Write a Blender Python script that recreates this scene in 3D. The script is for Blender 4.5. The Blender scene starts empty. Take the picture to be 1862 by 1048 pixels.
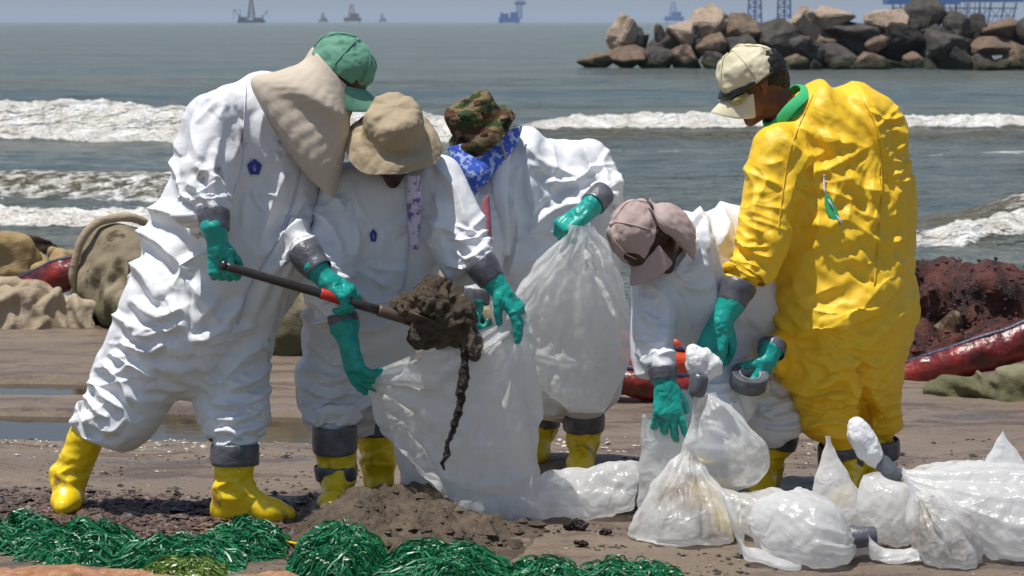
import bpy, math, random
import numpy as np
from mathutils import Vector, noise as mnoise
import openvdb as vdb
R = math.radians
SC = bpy.context.scene
COL = SC.collection
random.seed(7); rng = np.random.default_rng(7)

# ---------------------------------------------------------------- camera, sky, sun, exposure
FPX = 4390.0; CAMZ = 1.64; TH = math.atan(484.0/FPX)
cd = bpy.data.cameras.new('camera'); cam = bpy.data.objects.new('camera', cd); COL.objects.link(cam)
cam.location = (0, 0, CAMZ); cam.rotation_euler = (R(90)-TH, 0, 0)
cd.sensor_width = 36; cd.lens = 36*FPX/1862; cd.clip_start = .5; cd.clip_end = 60000
cd.dof.use_dof = True; cd.dof.focus_distance = 8.1; cd.dof.aperture_fstop = 10
SC.camera = cam
SUN = Vector((-.25, -.13, .95)).normalized()
sun_el = math.asin(SUN.z); sun_az = math.atan2(SUN.x, SUN.y)
wd = bpy.data.worlds.new('World'); SC.world = wd; wd.use_nodes = True
wn = wd.node_tree.nodes; wl = wd.node_tree.links
sky = wn.new('ShaderNodeTexSky'); sky.sky_type = 'NISHITA'; sky.sun_disc = False
sky.sun_elevation = sun_el; sky.sun_rotation = sun_az; sky.air_density = 1.1; sky.dust_density = 1.2; sky.ozone_density = 2.0
wl.new(sky.outputs[0], wn['Background'].inputs[0]); wn['Background'].inputs[1].default_value = .088
sd = bpy.data.lights.new('sun', 'SUN'); sd.energy = 4.4; sd.angle = R(.53); sd.color = (1, .965, .91)
so = bpy.data.objects.new('sun', sd); COL.objects.link(so); so.rotation_euler = SUN.to_track_quat('Z', 'Y').to_euler()
so.location = (0, 0, 30)
SC.view_settings.view_transform = 'Standard'; SC.view_settings.look = 'None'
SC.view_settings.exposure = 0.12; SC.view_settings.gamma = 1
SC.render.engine = 'CYCLES'
SC.cycles.use_denoising = True
SC.cycles.max_bounces = 8; SC.cycles.transparent_max_bounces = 12; SC.cycles.volume_bounces = 0

# ---------------------------------------------------------------- helpers
def P(px, py, Y):
    u = (px-931)/FPX; v = (524-py)/FPX
    dy = math.cos(TH)+v*math.sin(TH); t = Y/dy
    return np.array((u*t, Y, CAMZ+(-math.sin(TH)+v*math.cos(TH))*t))
def G(px, py, z=0.0):
    u = (px-931)/FPX; v = (524-py)/FPX
    dz = -math.sin(TH)+v*math.cos(TH); t = (z-CAMZ)/dz
    return np.array((u*t, (math.cos(TH)+v*math.sin(TH))*t, z))
def S(px, Y): return px*Y/FPX

def tag(o, label=None, cat=None, group=None, kind=None):
    if label: o['label'] = label
    if cat: o['category'] = cat
    if group: o['group'] = group
    if kind: o['kind'] = kind
    return o
def empty(name, loc, label=None, cat=None, group=None):
    o = bpy.data.objects.new(name, None); COL.objects.link(o); o.location = tuple(loc); o.empty_display_size = .1
    return tag(o, label, cat, group)
def wloc(o):
    v = Vector((0, 0, 0))
    while o is not None: v = v+o.location; o = o.parent
    return np.array(v)
def obj(name, V, Fc, mat, parent=None, loc=None, smooth=True, auto=None, sub=0, solid=0, uv=None):
    """one mesh object; V in world coordinates"""
    V = np.asarray(V, float)
    base = wloc(parent) if parent is not None else (np.array(loc) if loc is not None else np.zeros(3))
    me = bpy.data.meshes.new(name)
    if isinstance(Fc, np.ndarray): 
        nf = len(Fc); k = Fc.shape[1]
        me.vertices.add(len(V)); me.vertices.foreach_set('co', (V-base).astype(np.float32).ravel())
        me.loops.add(nf*k); me.loops.foreach_set('vertex_index', Fc.astype(np.int32).ravel())
        me.polygons.add(nf); me.polygons.foreach_set('loop_start', np.arange(0, nf*k, k, dtype=np.int32))
        me.update(calc_edges=True); me.validate()
    else:
        me.from_pydata((V-base).tolist(), [], [list(map(int, f)) for f in Fc]); me.update()
    if mat is not None:
        for m in (mat if isinstance(mat, (list, tuple)) else [mat]): me.materials.append(m)
    me.polygons.foreach_set('use_smooth', [bool(smooth)]*len(me.polygons))
    o = bpy.data.objects.new(name, me); COL.objects.link(o)
    if parent is not None: o.parent = parent
    elif loc is not None: o.location = tuple(base)
    if solid:
        m = o.modifiers.new('thickness', 'SOLIDIFY'); m.thickness = solid; m.offset = 0
    if sub:
        m = o.modifiers.new('smooth', 'SUBSURF'); m.levels = sub; m.render_levels = sub
    return o
def attr(o, name, vals):
    a = o.data.attributes.new(name, 'FLOAT', 'POINT'); a.data.foreach_set('value', np.asarray(vals, np.float32))
def join(parts):
    V = []; Fs = []; n = 0
    for v, f in parts:
        V.append(np.asarray(v, float)); Fs += [tuple(int(i)+n for i in q) for q in f]; n += len(v)
    return np.vstack(V), Fs

# ---- implicit bodies: smooth unions of tapered capsules, turned into one quad surface
def cap(a, b, ra, rb, k=.02): return (np.array(a, float), np.array(b, float), float(ra), float(rb), k)
def chain(pts, Y, k=.03):
    """pts: (px, py, depth offset, radius in px)"""
    q = [(P(p[0], p[1], Y+p[2]), S(p[3], Y+p[2])) for p in pts]
    return [cap(q[i][0], q[i+1][0], q[i][1], q[i+1][1], k) for i in range(len(q)-1)]
def chain3(pts, k=.02):
    q = [(np.array(p[:3], float), p[3]) for p in pts]
    return [cap(q[i][0], q[i+1][0], q[i][1], q[i+1][1], k) for i in range(len(q)-1)]
def sdcap(X, c):
    a, b, ra, rb = c[:4]; ab = b-a; L = float(ab@ab)+1e-12
    t = np.clip(((X-a)@ab)/L, 0, 1)
    d = np.linalg.norm(X-(a+t[..., None]*ab), axis=-1)
    return d-(ra+(rb-ra)*t)
def implicit(caps, vox, smooth=3, sc=None):
    lo = np.min([np.minimum(c[0]-c[2], c[1]-c[3]) for c in caps], axis=0)-.03-4*vox
    hi = np.max([np.maximum(c[0]+c[2], c[1]+c[3]) for c in caps], axis=0)+.03+4*vox
    n = np.ceil((hi-lo)/vox).astype(int)+1
    D = np.full(n, .5, np.float32)
    for c in caps:
        pad = c[4]*1.2+4*vox
        l = np.minimum(c[0]-c[2], c[1]-c[3])-pad; h = np.maximum(c[0]+c[2], c[1]+c[3])+pad
        i0 = np.clip(np.floor((l-lo)/vox).astype(int), 0, n-1); i1 = np.clip(np.ceil((h-lo)/vox).astype(int)+1, 1, n)
        ax = [lo[j]+vox*np.arange(i0[j], i1[j]) for j in range(3)]
        X = np.stack(np.meshgrid(*ax, indexing='ij'), -1)
        d = sdcap(X, c); sl = tuple(slice(i0[j], i1[j]) for j in range(3)); e = D[sl]; k = c[4]
        hh = np.clip(.5+.5*(e-d)/k, 0, 1) if k > 0 else (e > d).astype(float)
        D[sl] = e*(1-hh)+d*hh-k*hh*(1-hh)
    D = np.clip(D, -3*vox, 3*vox)
    g = vdb.FloatGrid(); g.background = 3*vox; g.copyFromArray(D.astype(np.float64))
    pts, quads = g.convertToQuads(isovalue=0.0)
    V = np.array(pts, float)*vox+lo; Q = np.array(quads, int)
    V, Q = biggest(V, Q)
    V = lap(V, Q, smooth)
    return V, Q
def biggest(V, Q):
    lab = np.arange(len(V))
    e = np.vstack([Q[:, [0, 1]], Q[:, [1, 2]], Q[:, [2, 3]], Q[:, [3, 0]]])
    while True:
        old = lab.copy()
        m = np.minimum(lab[e[:, 0]], lab[e[:, 1]])
        np.minimum.at(lab, e[:, 0], m); np.minimum.at(lab, e[:, 1], m); lab = lab[lab]
        if (lab == old).all(): break
    u, c = np.unique(lab, return_counts=True); keep = lab == u[c.argmax()]
    idx = np.cumsum(keep)-1
    return V[keep], idx[Q[keep[Q[:, 0]]]]
def edges_of(Q):
    e = np.vstack([Q[:, [i, (i+1) % Q.shape[1]]] for i in range(Q.shape[1])]); e.sort(axis=1)
    return np.unique(e, axis=0)
def lap(V, Q, it, lam=.5, w=None):
    if it <= 0: return V
    e = edges_of(Q); n = len(V)
    i = np.concatenate([e[:, 0], e[:, 1]]); j = np.concatenate([e[:, 1], e[:, 0]])
    cnt = np.bincount(i, minlength=n)[:, None]
    for _ in range(it):
        A = np.stack([np.bincount(i, V[j, k], minlength=n) for k in range(3)], 1)/np.maximum(cnt, 1)
        V = V+(lam if w is None else lam*w[:, None])*(A-V)
    return V
def vnormals(V, Q):
    a = V[Q[:, 2]]-V[Q[:, 0]]; b = V[Q[:, 3 if Q.shape[1] == 4 else 1]]-V[Q[:, 1 if Q.shape[1] == 4 else 0]]
    fn = np.cross(a, b); N = np.zeros_like(V)
    for k in range(Q.shape[1]):
        for c in range(3): N[:, c] += np.bincount(Q[:, k], fn[:, c], minlength=len(V))
    return N/np.maximum(np.linalg.norm(N, axis=1, keepdims=True), 1e-12)
def nz(V, scale, seed=0, octv=3, aniso=(1, 1, 1)):
    """fractal noise per vertex, about -1..1"""
    s = np.array(aniso)*scale; o = np.array((seed*17.13, seed*7.7, seed*3.1))
    W = V*s+o; fr = mnoise.fractal
    return np.array([fr(Vector(w), 1.0, 2.0, octv) for w in W.tolist()]) if False else np.array([fr(w, 1.0, 2.0, octv) for w in map(Vector, W.tolist())])
import time as _t
_T0 = [_t.time()]
def lap_t(m): print('TIME', m, round(_t.time()-_T0[0], 1)); _T0[0] = _t.time()
def crease(V, scale, seed=0, aniso=(1, 1, 1)):
    """0 on crease lines, growing inside facets (crumpled sheet)"""
    s = np.array(aniso)*scale; o = np.array((seed*11.3, seed*5.9, seed*2.3)); W = V*s+o
    out = np.empty(len(V))
    for i, w in enumerate(W.tolist()):
        d = mnoise.voronoi(w)[0]; out[i] = d[1]-d[0]
    return out

# ---- cloth: position based relaxation of a garment that is a little too large for what it covers
def drape(V, Q, coll=(), pin=None, axis=None, gpar=1.06, gper=1.03, steps=110, its=3, grav=9.8, shape=.004, bend=.35,
          damp=.96, seed=0, floor=None, gmul=None, jitter=.0015, tri=False):
    n = len(V); x0 = V.copy(); e = edges_of(Q)
    if Q.shape[1] == 4: dg = np.vstack([Q[:, [0, 2]], Q[:, [1, 3]]])
    else: dg = np.zeros((0, 2), int)
    # bending: vertices two edges apart in nearly straight line
    i = np.concatenate([e[:, 0], e[:, 1]]); j = np.concatenate([e[:, 1], e[:, 0]])
    o = np.argsort(i, kind='stable'); i = i[o]; j = j[o]; st = np.searchsorted(i, np.arange(n+1))
    deg = st[1:]-st[:-1]; bl = []
    D = V[j]-V[i]; D /= np.linalg.norm(D, axis=1, keepdims=True)+1e-12
    for a in range(3):
        for b in range(a+1, 4):
            m = deg > b; vi = np.nonzero(m)[0]; ia = st[vi]+a; ib = st[vi]+b
            c = (D[ia]*D[ib]).sum(1) < -.7
            bl.append(np.stack([j[ia[c]], j[ib[c]]], 1))
    bd = np.vstack(bl)
    C = np.vstack([e, dg, bd]); I = C[:, 0]; J = C[:, 1]
    d0 = V[J]-V[I]; L0 = np.linalg.norm(d0, axis=1)
    if axis is not None:
        A = axis[I]; cs = ((d0/(L0[:, None]+1e-9))*A).sum(1)**2; gr = gper+(gpar-gper)*cs
    else: gr = np.full(len(L0), gper)
    if gmul is not None: gr = 1+(gr-1)*gmul[I]
    rest = L0*gr
    st_ = np.concatenate([np.full(len(e), 1.), np.full(len(dg), .6), np.full(len(bd), bend)])
    II = np.concatenate([I, J]); cnt = np.bincount(II, np.concatenate([st_, st_]), minlength=n)[:, None]
    r_ = np.random.default_rng(seed)
    jit = r_.normal(size=V.shape)
    jit = lap(jit, Q, 4)*3*jitter
    x = V+jit; xp = x.copy(); g = np.array((0, 0, -grav))*(1/50)**2*.35
    w = np.zeros((n, 1)) if pin is None else pin[:, None]
    for s in range(steps):
        v = (x-xp)*damp; xp = x.copy(); x = x+v+g*(1-w)
        for _ in range(its):
            d = x[J]-x[I]; L = np.sqrt((d*d).sum(1))+1e-12
            c = d*((L-rest)/L*.5*st_)[:, None]
            c2 = np.concatenate([c, -c])
            acc = np.stack([np.bincount(II, c2[:, k], minlength=n) for k in range(3)], 1)
            x = x+acc/cnt*1.7
            x = x*(1-w)+x0*w
        if shape: x = x+(x0-x)*shape
        for cp in coll:
            a, b, ra, rb = cp[:4]; ab = b-a; t = np.clip(((x-a)@ab)/(ab@ab+1e-12), 0, 1)
            q = x-(a+t[:, None]*ab); dd = np.linalg.norm(q, axis=1); rr = ra+(rb-ra)*t
            m = dd < rr
            if m.any(): x[m] += q[m]/(dd[m, None]+1e-9)*(rr[m]-dd[m])[:, None]
        if floor is not None: x[:, 2] = np.maximum(x[:, 2], floor)
    return x
def subdiv(V, Q, lv=1):
    """Catmull-Clark refinement of a quad mesh"""
    me = bpy.data.meshes.new('tmp'); me.from_pydata(V.tolist(), [], Q.tolist()); o = bpy.data.objects.new('tmp', me); COL.objects.link(o)
    m = o.modifiers.new('s', 'SUBSURF'); m.levels = lv; dg = bpy.context.evaluated_depsgraph_get(); ev = o.evaluated_get(dg); em = ev.to_mesh()
    W = np.empty(len(em.vertices)*3, np.float32); em.vertices.foreach_get('co', W); F = np.empty(len(em.loops), np.int32); em.loops.foreach_get('vertex_index', F)
    ev.to_mesh_clear(); bpy.data.objects.remove(o); bpy.data.meshes.remove(me)
    return W.reshape(-1, 3).astype(float), F.reshape(-1, 4).astype(int)
def folds(V, Q, lines, crisp=1.25):
    """cloth folds: polylines (px points), ridge width in px, height in m. Raises a sharp-crested ridge with a soft valley on one side,
    on the surface that faces the photographer"""
    if not lines: return V
    N = vnormals(V, Q); D = V-np.array((0, 0, CAMZ)); ct, st = math.cos(TH), math.sin(TH)
    dep = D[:, 1]*ct-D[:, 2]*st; up = D[:, 1]*st+D[:, 2]*ct; px = 931+FPX*D[:, 0]/dep; py = 524-FPX*up/dep
    face = np.clip(-(N*D).sum(1)/np.linalg.norm(D, axis=1)*3+.6, 0, 1); H = np.zeros(len(V))
    for ln in lines:
        pts, w, h = ln[:3]; pts = catmull(pts, max(2, 6*(len(pts)-1)+1)) if len(pts) > 2 else np.asarray(pts, float)
        lo = pts.min(0)-4*w; hi = pts.max(0)+4*w; I = np.nonzero((px > lo[0]) & (px < hi[0]) & (py > lo[1]) & (py < hi[1]) & (face > 0))[0]
        if not len(I): continue
        X = np.stack([px[I], py[I]], 1); best = np.full(len(I), 1e9); sd = np.zeros(len(I)); tt = np.zeros(len(I)); n = len(pts)-1
        for k in range(n):
            a, b = pts[k], pts[k+1]; ab = b-a; L = ab@ab+1e-9; t = ((X-a)@ab)/L; tc = np.clip(t, 0, 1); q = X-(a+tc[:, None]*ab); d = np.linalg.norm(q, axis=1)
            m = d < best; best[m] = d[m]; s = np.sign(ab[0]*q[:, 1]-ab[1]*q[:, 0]); sd[m] = s[m]; tt[m] = (k+tc[m])/n
        env = np.clip(np.minimum(tt, 1-tt)*5, 0, 1)**.7; d = best*sd; wl = w*(.45+.55*env)
        H[I] += 1.0*h*env*(np.exp(-(np.abs(d)/wl)**crisp)-.55*np.exp(-((d-1.7*wl)/(1.1*wl))**2)-.25*np.exp(-((d+1.9*wl)/(1.3*wl))**2))
    return V+N*(H*face)[:, None]
def burst(cx, cy, r0, r1, a0, a1, n, seed, w=6, h=.009, bend=.25):
    """creases radiating from a point of strain (armpit, elbow, knee, knot, gripping hand)"""
    q = random.Random(seed); L = []
    for i in range(n):
        a = R(a0+(a1-a0)*(i+.5+q.uniform(-.4, .4))/n); ra = r0*q.uniform(.7, 1.5); rb = ra+(r1-r0)*q.uniform(.45, 1); k = q.uniform(-bend, bend)
        pt = [(cx+math.cos(a+k*t)*(ra+(rb-ra)*t), cy+math.sin(a+k*t)*(ra+(rb-ra)*t)) for t in (0, .5, 1)]
        L.append((pt, w*q.uniform(.7, 1.3), h*q.uniform(.5, 1.3)*q.choice((1, 1, 1, -.7))))
    return L
def rungs(x0, y0, x1, y1, half, n, seed, w=6, h=.009, tilt=0):
    """creases lying across a sleeve or trouser leg between two points"""
    q = random.Random(seed); L = []; d = np.array((x1-x0, y1-y0), float); ln = np.linalg.norm(d); d /= ln; p = np.array((-d[1], d[0]))
    for i in range(n):
        c_ = np.array((x0, y0))+d*ln*(i+q.uniform(.1, .9))/n; a = q.uniform(-.5, .5)+tilt; u = p*math.cos(a)+d*math.sin(a); l = half*q.uniform(.45, 1); s = half*q.uniform(-.4, .4); sg = d*half*q.uniform(-.15, .3)
        L.append(([tuple(c_+u*(s-l)), tuple(c_+u*s+sg), tuple(c_+u*(s+l))], w*q.uniform(.7, 1.3), h*q.uniform(.5, 1.3)))
    return L
def nearest_axis(V, caps):
    best = np.full(len(V), 1e9); A = np.zeros_like(V)
    for c in caps:
        d = sdcap(V, c); m = d < best; best[m] = d[m]
        ax = c[1]-c[0]; A[m] = ax/(np.linalg.norm(ax)+1e-9)
    return A
def near(V, pts, r0, r1):
    """1 within r0 of any point, 0 beyond r1"""
    w = np.zeros(len(V))
    for p in pts:
        d = np.linalg.norm(V-np.array(p), axis=1); w = np.maximum(w, np.clip((r1-d)/(r1-r0), 0, 1))
    return w
def catmull(pts, n):
    pts = np.asarray(pts, float); m = len(pts); t = np.linspace(0, m-1, n); i = np.clip(t.astype(int), 0, m-2); f = (t-i)[:, None]
    p0 = pts[np.maximum(i-1, 0)]; p1 = pts[i]; p2 = pts[i+1]; p3 = pts[np.minimum(i+2, m-1)]
    return .5*((2*p1)+(-p0+p2)*f+(2*p0-5*p1+4*p2-p3)*f*f+(-p0+3*p1-3*p2+p3)*f**3)
def grid_faces(nu, nv, cu=False, cv=False):
    f = []
    for a in range(nu-(0 if cu else 1)):
        for b in range(nv-(0 if cv else 1)):
            f.append((a*nv+b, a*nv+(b+1) % nv, ((a+1) % nu)*nv+(b+1) % nv, ((a+1) % nu)*nv+b))
    return np.array(f)
def loft(rows, nu, nv, arc=(0, 2*math.pi), closed=True):
    """rows of (left point, right point, depth radius toward the camera): elliptic sections lofted into a tube or half tube"""
    A = catmull([r[0] for r in rows], nu); B = catmull([r[1] for r in rows], nu); D = catmull([[r[2]] for r in rows], nu)[:, 0]
    C = (A+B)/2; H = (B-A)/2; t = np.linspace(arc[0], arc[1], nv, endpoint=not closed)
    V = C[:, None]-H[:, None]*np.cos(t)[None, :, None]+np.array((0, -1, 0))*D[:, None, None]*np.sin(t)[None, :, None]
    return V.reshape(-1, 3), grid_faces(nu, nv, False, closed)[:, ::-1]
def tube(pts, rad, n=10, m=None, closed=True):
    pts = np.asarray(pts, float); N = len(pts) if m is None else m
    if m: 
        r = catmull([[q] for q in (rad if np.ndim(rad) else [rad]*len(pts))], m)[:, 0]; pts = catmull(pts, m)
    else: r = np.asarray(rad if np.ndim(rad) else [rad]*N, float)
    T = np.gradient(pts, axis=0); T /= np.linalg.norm(T, axis=1, keepdims=True)+1e-12
    u = np.cross(T[0], (0, 0, 1) if abs(T[0][2]) < .9 else (1, 0, 0)); u /= np.linalg.norm(u); V = []
    for i in range(N):
        u = u-T[i]*(u@T[i]); u /= np.linalg.norm(u)+1e-12; w = np.cross(T[i], u)
        for k in range(n):
            a = 2*math.pi*k/n; V.append(pts[i]+r[i]*(math.cos(a)*u+math.sin(a)*w))
    Fs = [tuple(q) for q in grid_faces(N, n, False, True)]
    if closed:
        V += [pts[0], pts[-1]]; a = N*n
        Fs += [(a, (k+1) % n, k) for k in range(n)]+[(a+1, (N-1)*n+k, (N-1)*n+(k+1) % n) for k in range(n)]
    return np.array(V), Fs
def box(c, s, rot=0):
    c = np.array(c); ca, sa = math.cos(rot), math.sin(rot); V = []
    for z in (-1, 1):
        for x, y in ((-1, -1), (1, -1), (1, 1), (-1, 1)):
            a, b = x*s[0]/2, y*s[1]/2; V.append(c+np.array((a*ca-b*sa, a*sa+b*ca, z*s[2]/2)))
    return np.array(V), [(3, 2, 1, 0), (4, 5, 6, 7), (0, 1, 5, 4), (1, 2, 6, 5), (2, 3, 7, 6), (3, 0, 4, 7)]
def bar(a, b, w):
    return tube([a, b], w/2, 4)

# ---------------------------------------------------------------- materials
def newmat(name):
    m = bpy.data.materials.new(name); m.use_nodes = True
    return m, m.node_tree.nodes, m.node_tree.links, m.node_tree.nodes['Principled BSDF']
class NT:
    """small node builder"""
    def __init__(s, m): s.t = m.node_tree; s.n = s.t.nodes; s.l = s.t.links; s.b = s.n.get('Principled BSDF'); s.co = None
    def coord(s):
        if s.co is None: s.co = s.n.new('ShaderNodeTexCoord').outputs['Object']
        return s.co
    def map(s, sc, loc=(0, 0, 0)):
        k = s.n.new('ShaderNodeMapping'); k.inputs['Scale'].default_value = sc; k.inputs['Location'].default_value = loc
        s.l.new(s.coord(), k.inputs[0]); return k.outputs[0]
    def noise(s, scale, detail=4, rough=.55, vec=None, dist=0):
        k = s.n.new('ShaderNodeTexNoise'); k.inputs['Scale'].default_value = scale; k.inputs['Detail'].default_value = detail
        k.inputs['Roughness'].default_value = rough; k.inputs['Distortion'].default_value = dist
        s.l.new(vec if vec is not None else s.coord(), k.inputs['Vector']); return k.outputs['Fac']
    def vor(s, scale, vec=None, feat='DISTANCE_TO_EDGE'):
        k = s.n.new('ShaderNodeTexVoronoi'); k.feature = feat; k.inputs['Scale'].default_value = scale
        s.l.new(vec if vec is not None else s.coord(), k.inputs['Vector']); return k.outputs['Distance']
    def ramp(s, f, stops):
        k = s.n.new('ShaderNodeValToRGB'); e = k.color_ramp.elements
        while len(e) < len(stops): e.new(.5)
        for q, (p, c) in zip(e, stops):
            q.position = p; q.color = (c, c, c, 1) if np.isscalar(c) else (*c[:3], 1)
        s.l.new(f, k.inputs[0]); return k.outputs[0]
    def mix(s, f, a, b, kind='MIX'):
        k = s.n.new('ShaderNodeMix'); k.data_type = 'RGBA'; k.blend_type = kind
        for v, i in ((f, 0), (a, 6), (b, 7)):
            if hasattr(v, 'links') or isinstance(v, bpy.types.NodeSocket): s.l.new(v, k.inputs[i])
            else: k.inputs[i].default_value = v if i == 0 else (*v[:3], 1)
        return k.outputs[2]
    def math(s, op, a, b=0.0, clamp=False):
        k = s.n.new('ShaderNodeMath'); k.operation = op; k.use_clamp = clamp
        for v, i in ((a, 0), (b, 1)):
            if isinstance(v, bpy.types.NodeSocket): s.l.new(v, k.inputs[i])
            else: k.inputs[i].default_value = v
        return k.outputs[0]
    def attr(s, name):
        k = s.n.new('ShaderNodeAttribute'); k.attribute_name = name; return k.outputs['Fac']
    def base(s, v):
        if isinstance(v, bpy.types.NodeSocket): s.l.new(v, s.b.inputs['Base Color'])
        else: s.b.inputs['Base Color'].default_value = (*v[:3], 1)
    def set(s, **k):
        for a, v in k.items():
            i = s.b.inputs[a.replace('_', ' ')]
            if isinstance(v, bpy.types.NodeSocket): s.l.new(v, i)
            else: i.default_value = v
    def bump(s, h, dist, strength=1.0, prev=None):
        k = s.n.new('ShaderNodeBump'); k.inputs['Distance'].default_value = dist; k.inputs['Strength'].default_value = strength
        s.l.new(h, k.inputs['Height'])
        if prev is not None: s.l.new(prev, k.inputs['Normal'])
        s.l.new(k.outputs[0], s.b.inputs['Normal']); return k.outputs[0]
def rgb(r, g, b):
    f = lambda c: (c/255/12.92) if c/255 <= .04045 else ((c/255+.055)/1.055)**2.4
    return (f(r), f(g), f(b))
def simple(name, col, rough=.6, var=.15, vscale=8, bump=.002, bscale=60, spec=.5, col2=None, sss=0):
    m, n, l, b = newmat(name); t = NT(m)
    f = t.noise(vscale, 5, .6)
    t.base(t.mix(t.ramp(f, [(.35, 0.), (.65, 1.)]), tuple(c*(1-var) for c in col), col2 or tuple(min(1, c*(1+var)) for c in col)))
    t.set(Roughness=rough, Specular_IOR_Level=spec)
    if bump: t.bump(t.noise(bscale, 4, .6), bump)
    return m
def fabric(name, col, rough=.55, crump=.006, dirt=0.0, dirtcol=(.12, .07, .035), fold=1.0, spec=.35, sheen=0, seed=0, dscale=5, dthr=.62, transl=0):
    """garment cloth: crumpled facets, fine creases, sparse stains"""
    m, n, l, b = newmat(name); t = NT(m)
    c = t.mix(t.ramp(t.noise(9, 4, .6, t.map((1, 1, 1), (seed, 0, 0))), [(.3, 0.), (.7, 1.)]), tuple(x*.93 for x in col), col)
    if dirt:
        d = t.noise(dscale, 8, .68, t.map((1, 1, .8), (seed*3.1, 2, seed)))
        d = t.ramp(d, [(dthr, 0.), (dthr+.07, dirt)])
        c = t.mix(d, c, dirtcol)
    t.base(c); t.set(Roughness=rough, Specular_IOR_Level=spec)
    v1 = t.vor(13*fold, t.map((1, 1, .8), (seed, 0, 0))); w = t.noise(7, 3, .6)
    mp = t.n.new('ShaderNodeVectorMath'); mp.operation = 'ADD'
    sc_ = t.n.new('ShaderNodeTexNoise'); sc_.inputs['Scale'].default_value = 9; t.l.new(t.coord(), sc_.inputs['Vector'])
    vm = t.n.new('ShaderNodeVectorMath'); vm.operation = 'SCALE'; vm.inputs['Scale'].default_value = .12
    t.l.new(sc_.outputs['Color'], vm.inputs[0]); t.l.new(t.coord(), mp.inputs[0]); t.l.new(vm.outputs[0], mp.inputs[1])
    v1 = t.vor(11*fold, mp.outputs[0]); v2 = t.vor(15*fold, mp.outputs[0])
    b1 = t.bump(t.noise(10*fold, 2, .5, mp.outputs[0]), crump*1.6)
    b2 = t.bump(t.ramp(v2, [(0, 0.), (.45, 1.)]), crump*.30, 1, b1)
    t.bump(t.noise(140, 3, .6), .0006, 1, b2)
    return m
# ================================================================ the place: ground, sea, breakwater, rigs, haze
def hash2(ix, iy, s):
    h = (ix.astype(np.int64)*374761393+iy.astype(np.int64)*668265263+s*1442695041) & 0x7fffffff
    h = ((h ^ (h >> 13))*1274126177) & 0x7fffffff
    return ((h ^ (h >> 16)) & 0xffff)/65535.0*2-1
def vn(x, y, s=0):
    ix = np.floor(x); iy = np.floor(y); fx = x-ix; fy = y-iy
    fx = fx*fx*fx*(fx*(fx*6-15)+10); fy = fy*fy*fy*(fy*(fy*6-15)+10)
    a = hash2(ix, iy, s); b = hash2(ix+1, iy, s); c = hash2(ix, iy+1, s); d = hash2(ix+1, iy+1, s)
    return (a*(1-fx)+b*fx)*(1-fy)+(c*(1-fx)+d*fx)*fy
def fbm(x, y, s=0, o=4, g=.5):
    t = 0; a = 1; n = 0
    for k in range(o): t = t+a*vn(x*2**k+k*13.7, y*2**k+k*7.1, s+k); n += a; a *= g
    return t/n
SEA = -.5
def gheight(x, y):
    z = .016*fbm(x*.9, y*.9, 3, 3)+.010*fbm(x*3, y*4, 5, 3)+.006*fbm(x*12, y*16, 9, 3)
    near_ = np.clip((9.6-y)/.6, 0, 1); z = z+near_*.010*np.maximum(0, fbm(x*20, y*22, 11, 2)-.15)
    # pool scoured behind the diggers
    e = 1-np.clip(np.abs((y-9.80+.10*fbm(x*1.3, x*0, 31, 2)))/.42, 0, 1)**3; e *= np.clip((-.35-x)/.5, 0, 1); z = z-.075*np.clip(e*1.6, 0, 1)
    e2 = 1-np.clip(np.abs((y-10.85))/.25, 0, 1)**2; e2 *= np.clip((-1.75-x+.3*fbm(x, y*2, 33, 2))/.3, 0, 1); z = z-.05*np.clip(e2*1.5, 0, 1)
    s = np.clip((y-13.0)/8.0, 0, 1); z = z-1.6*s*s*(3-2*s)
    return z
def axis_grid(a, b, step, far, ratio=1.25, sym=True):
    m = np.arange(a, b+step/2, step); up = []; v = b; d = step
    while v < far: d *= ratio; v += d; up.append(v)
    dn = []; 
    if sym:
        v = a; d = step
        while v > -far: d *= ratio; v -= d; dn.append(v)
    return np.concatenate([dn[::-1], m, up])
gx = axis_grid(-3.2, 3.4, .022, 600); gy = axis_grid(5.6, 11.4, .022, 1200, 1.2, False); gy = np.concatenate([[-3, 0, 2.5, 4, 4.8, 5.3], gy])
X, Yg = np.meshgrid(gx, gy, indexing='ij'); Z = gheight(X, Yg)
def ground_mat():
    m, n, l, b = newmat('wet_oiled_sand'); t = NT(m)
    big = t.noise(.9, 5, .6, t.map((.6, 1.6, 1)))
    c = t.mix(t.ramp(big, [(.35, 0.), (.65, 1.)]), (.195, .142, .102), (.30, .225, .16))
    c = t.mix(t.ramp(t.noise(3.2, 7, .7, t.map((.55, 1.9, 1), (3, 1, 0))), [(.50, 0.), (.60, .8)]), c, (.075, .038, .027))        # reddish brown oil streaks
    c = t.mix(t.ramp(t.noise(2.2, 6, .7, t.map((.5, 1.8, 1), (8, 5, 0))), [(.56, 0.), (.64, .8)]), c, (.075, .066, .078))     # grey violet sheen
    c = t.mix(t.ramp(t.noise(60, 3, .7), [(.35, 0.), (.7, .55)]), c, (.24, .19, .145))
    c = t.mix(t.ramp(t.noise(130, 2, .8, t.map((1, 1.3, 1))), [(.66, 0.), (.72, .8)]), c, (.025, .018, .015))
    t.base(c)
    t.set(Roughness=t.ramp(t.noise(2.6, 6, .65, t.map((.4, 2.2, 1), (1, 9, 0))), [(.42, .75), (.60, .30)]), Specular_IOR_Level=.45)
    b1 = t.bump(t.noise(13, 7, .72, t.map((.9, 1.2, 1))), .03)
    t.bump(t.noise(110, 4, .7), .006, 1, b1); return m
g_ = obj('ground', np.stack([X, Yg, Z], -1).reshape(-1, 3), grid_faces(*X.shape)[:, ::-1], ground_mat()); tag(g_, kind='structure')
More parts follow.
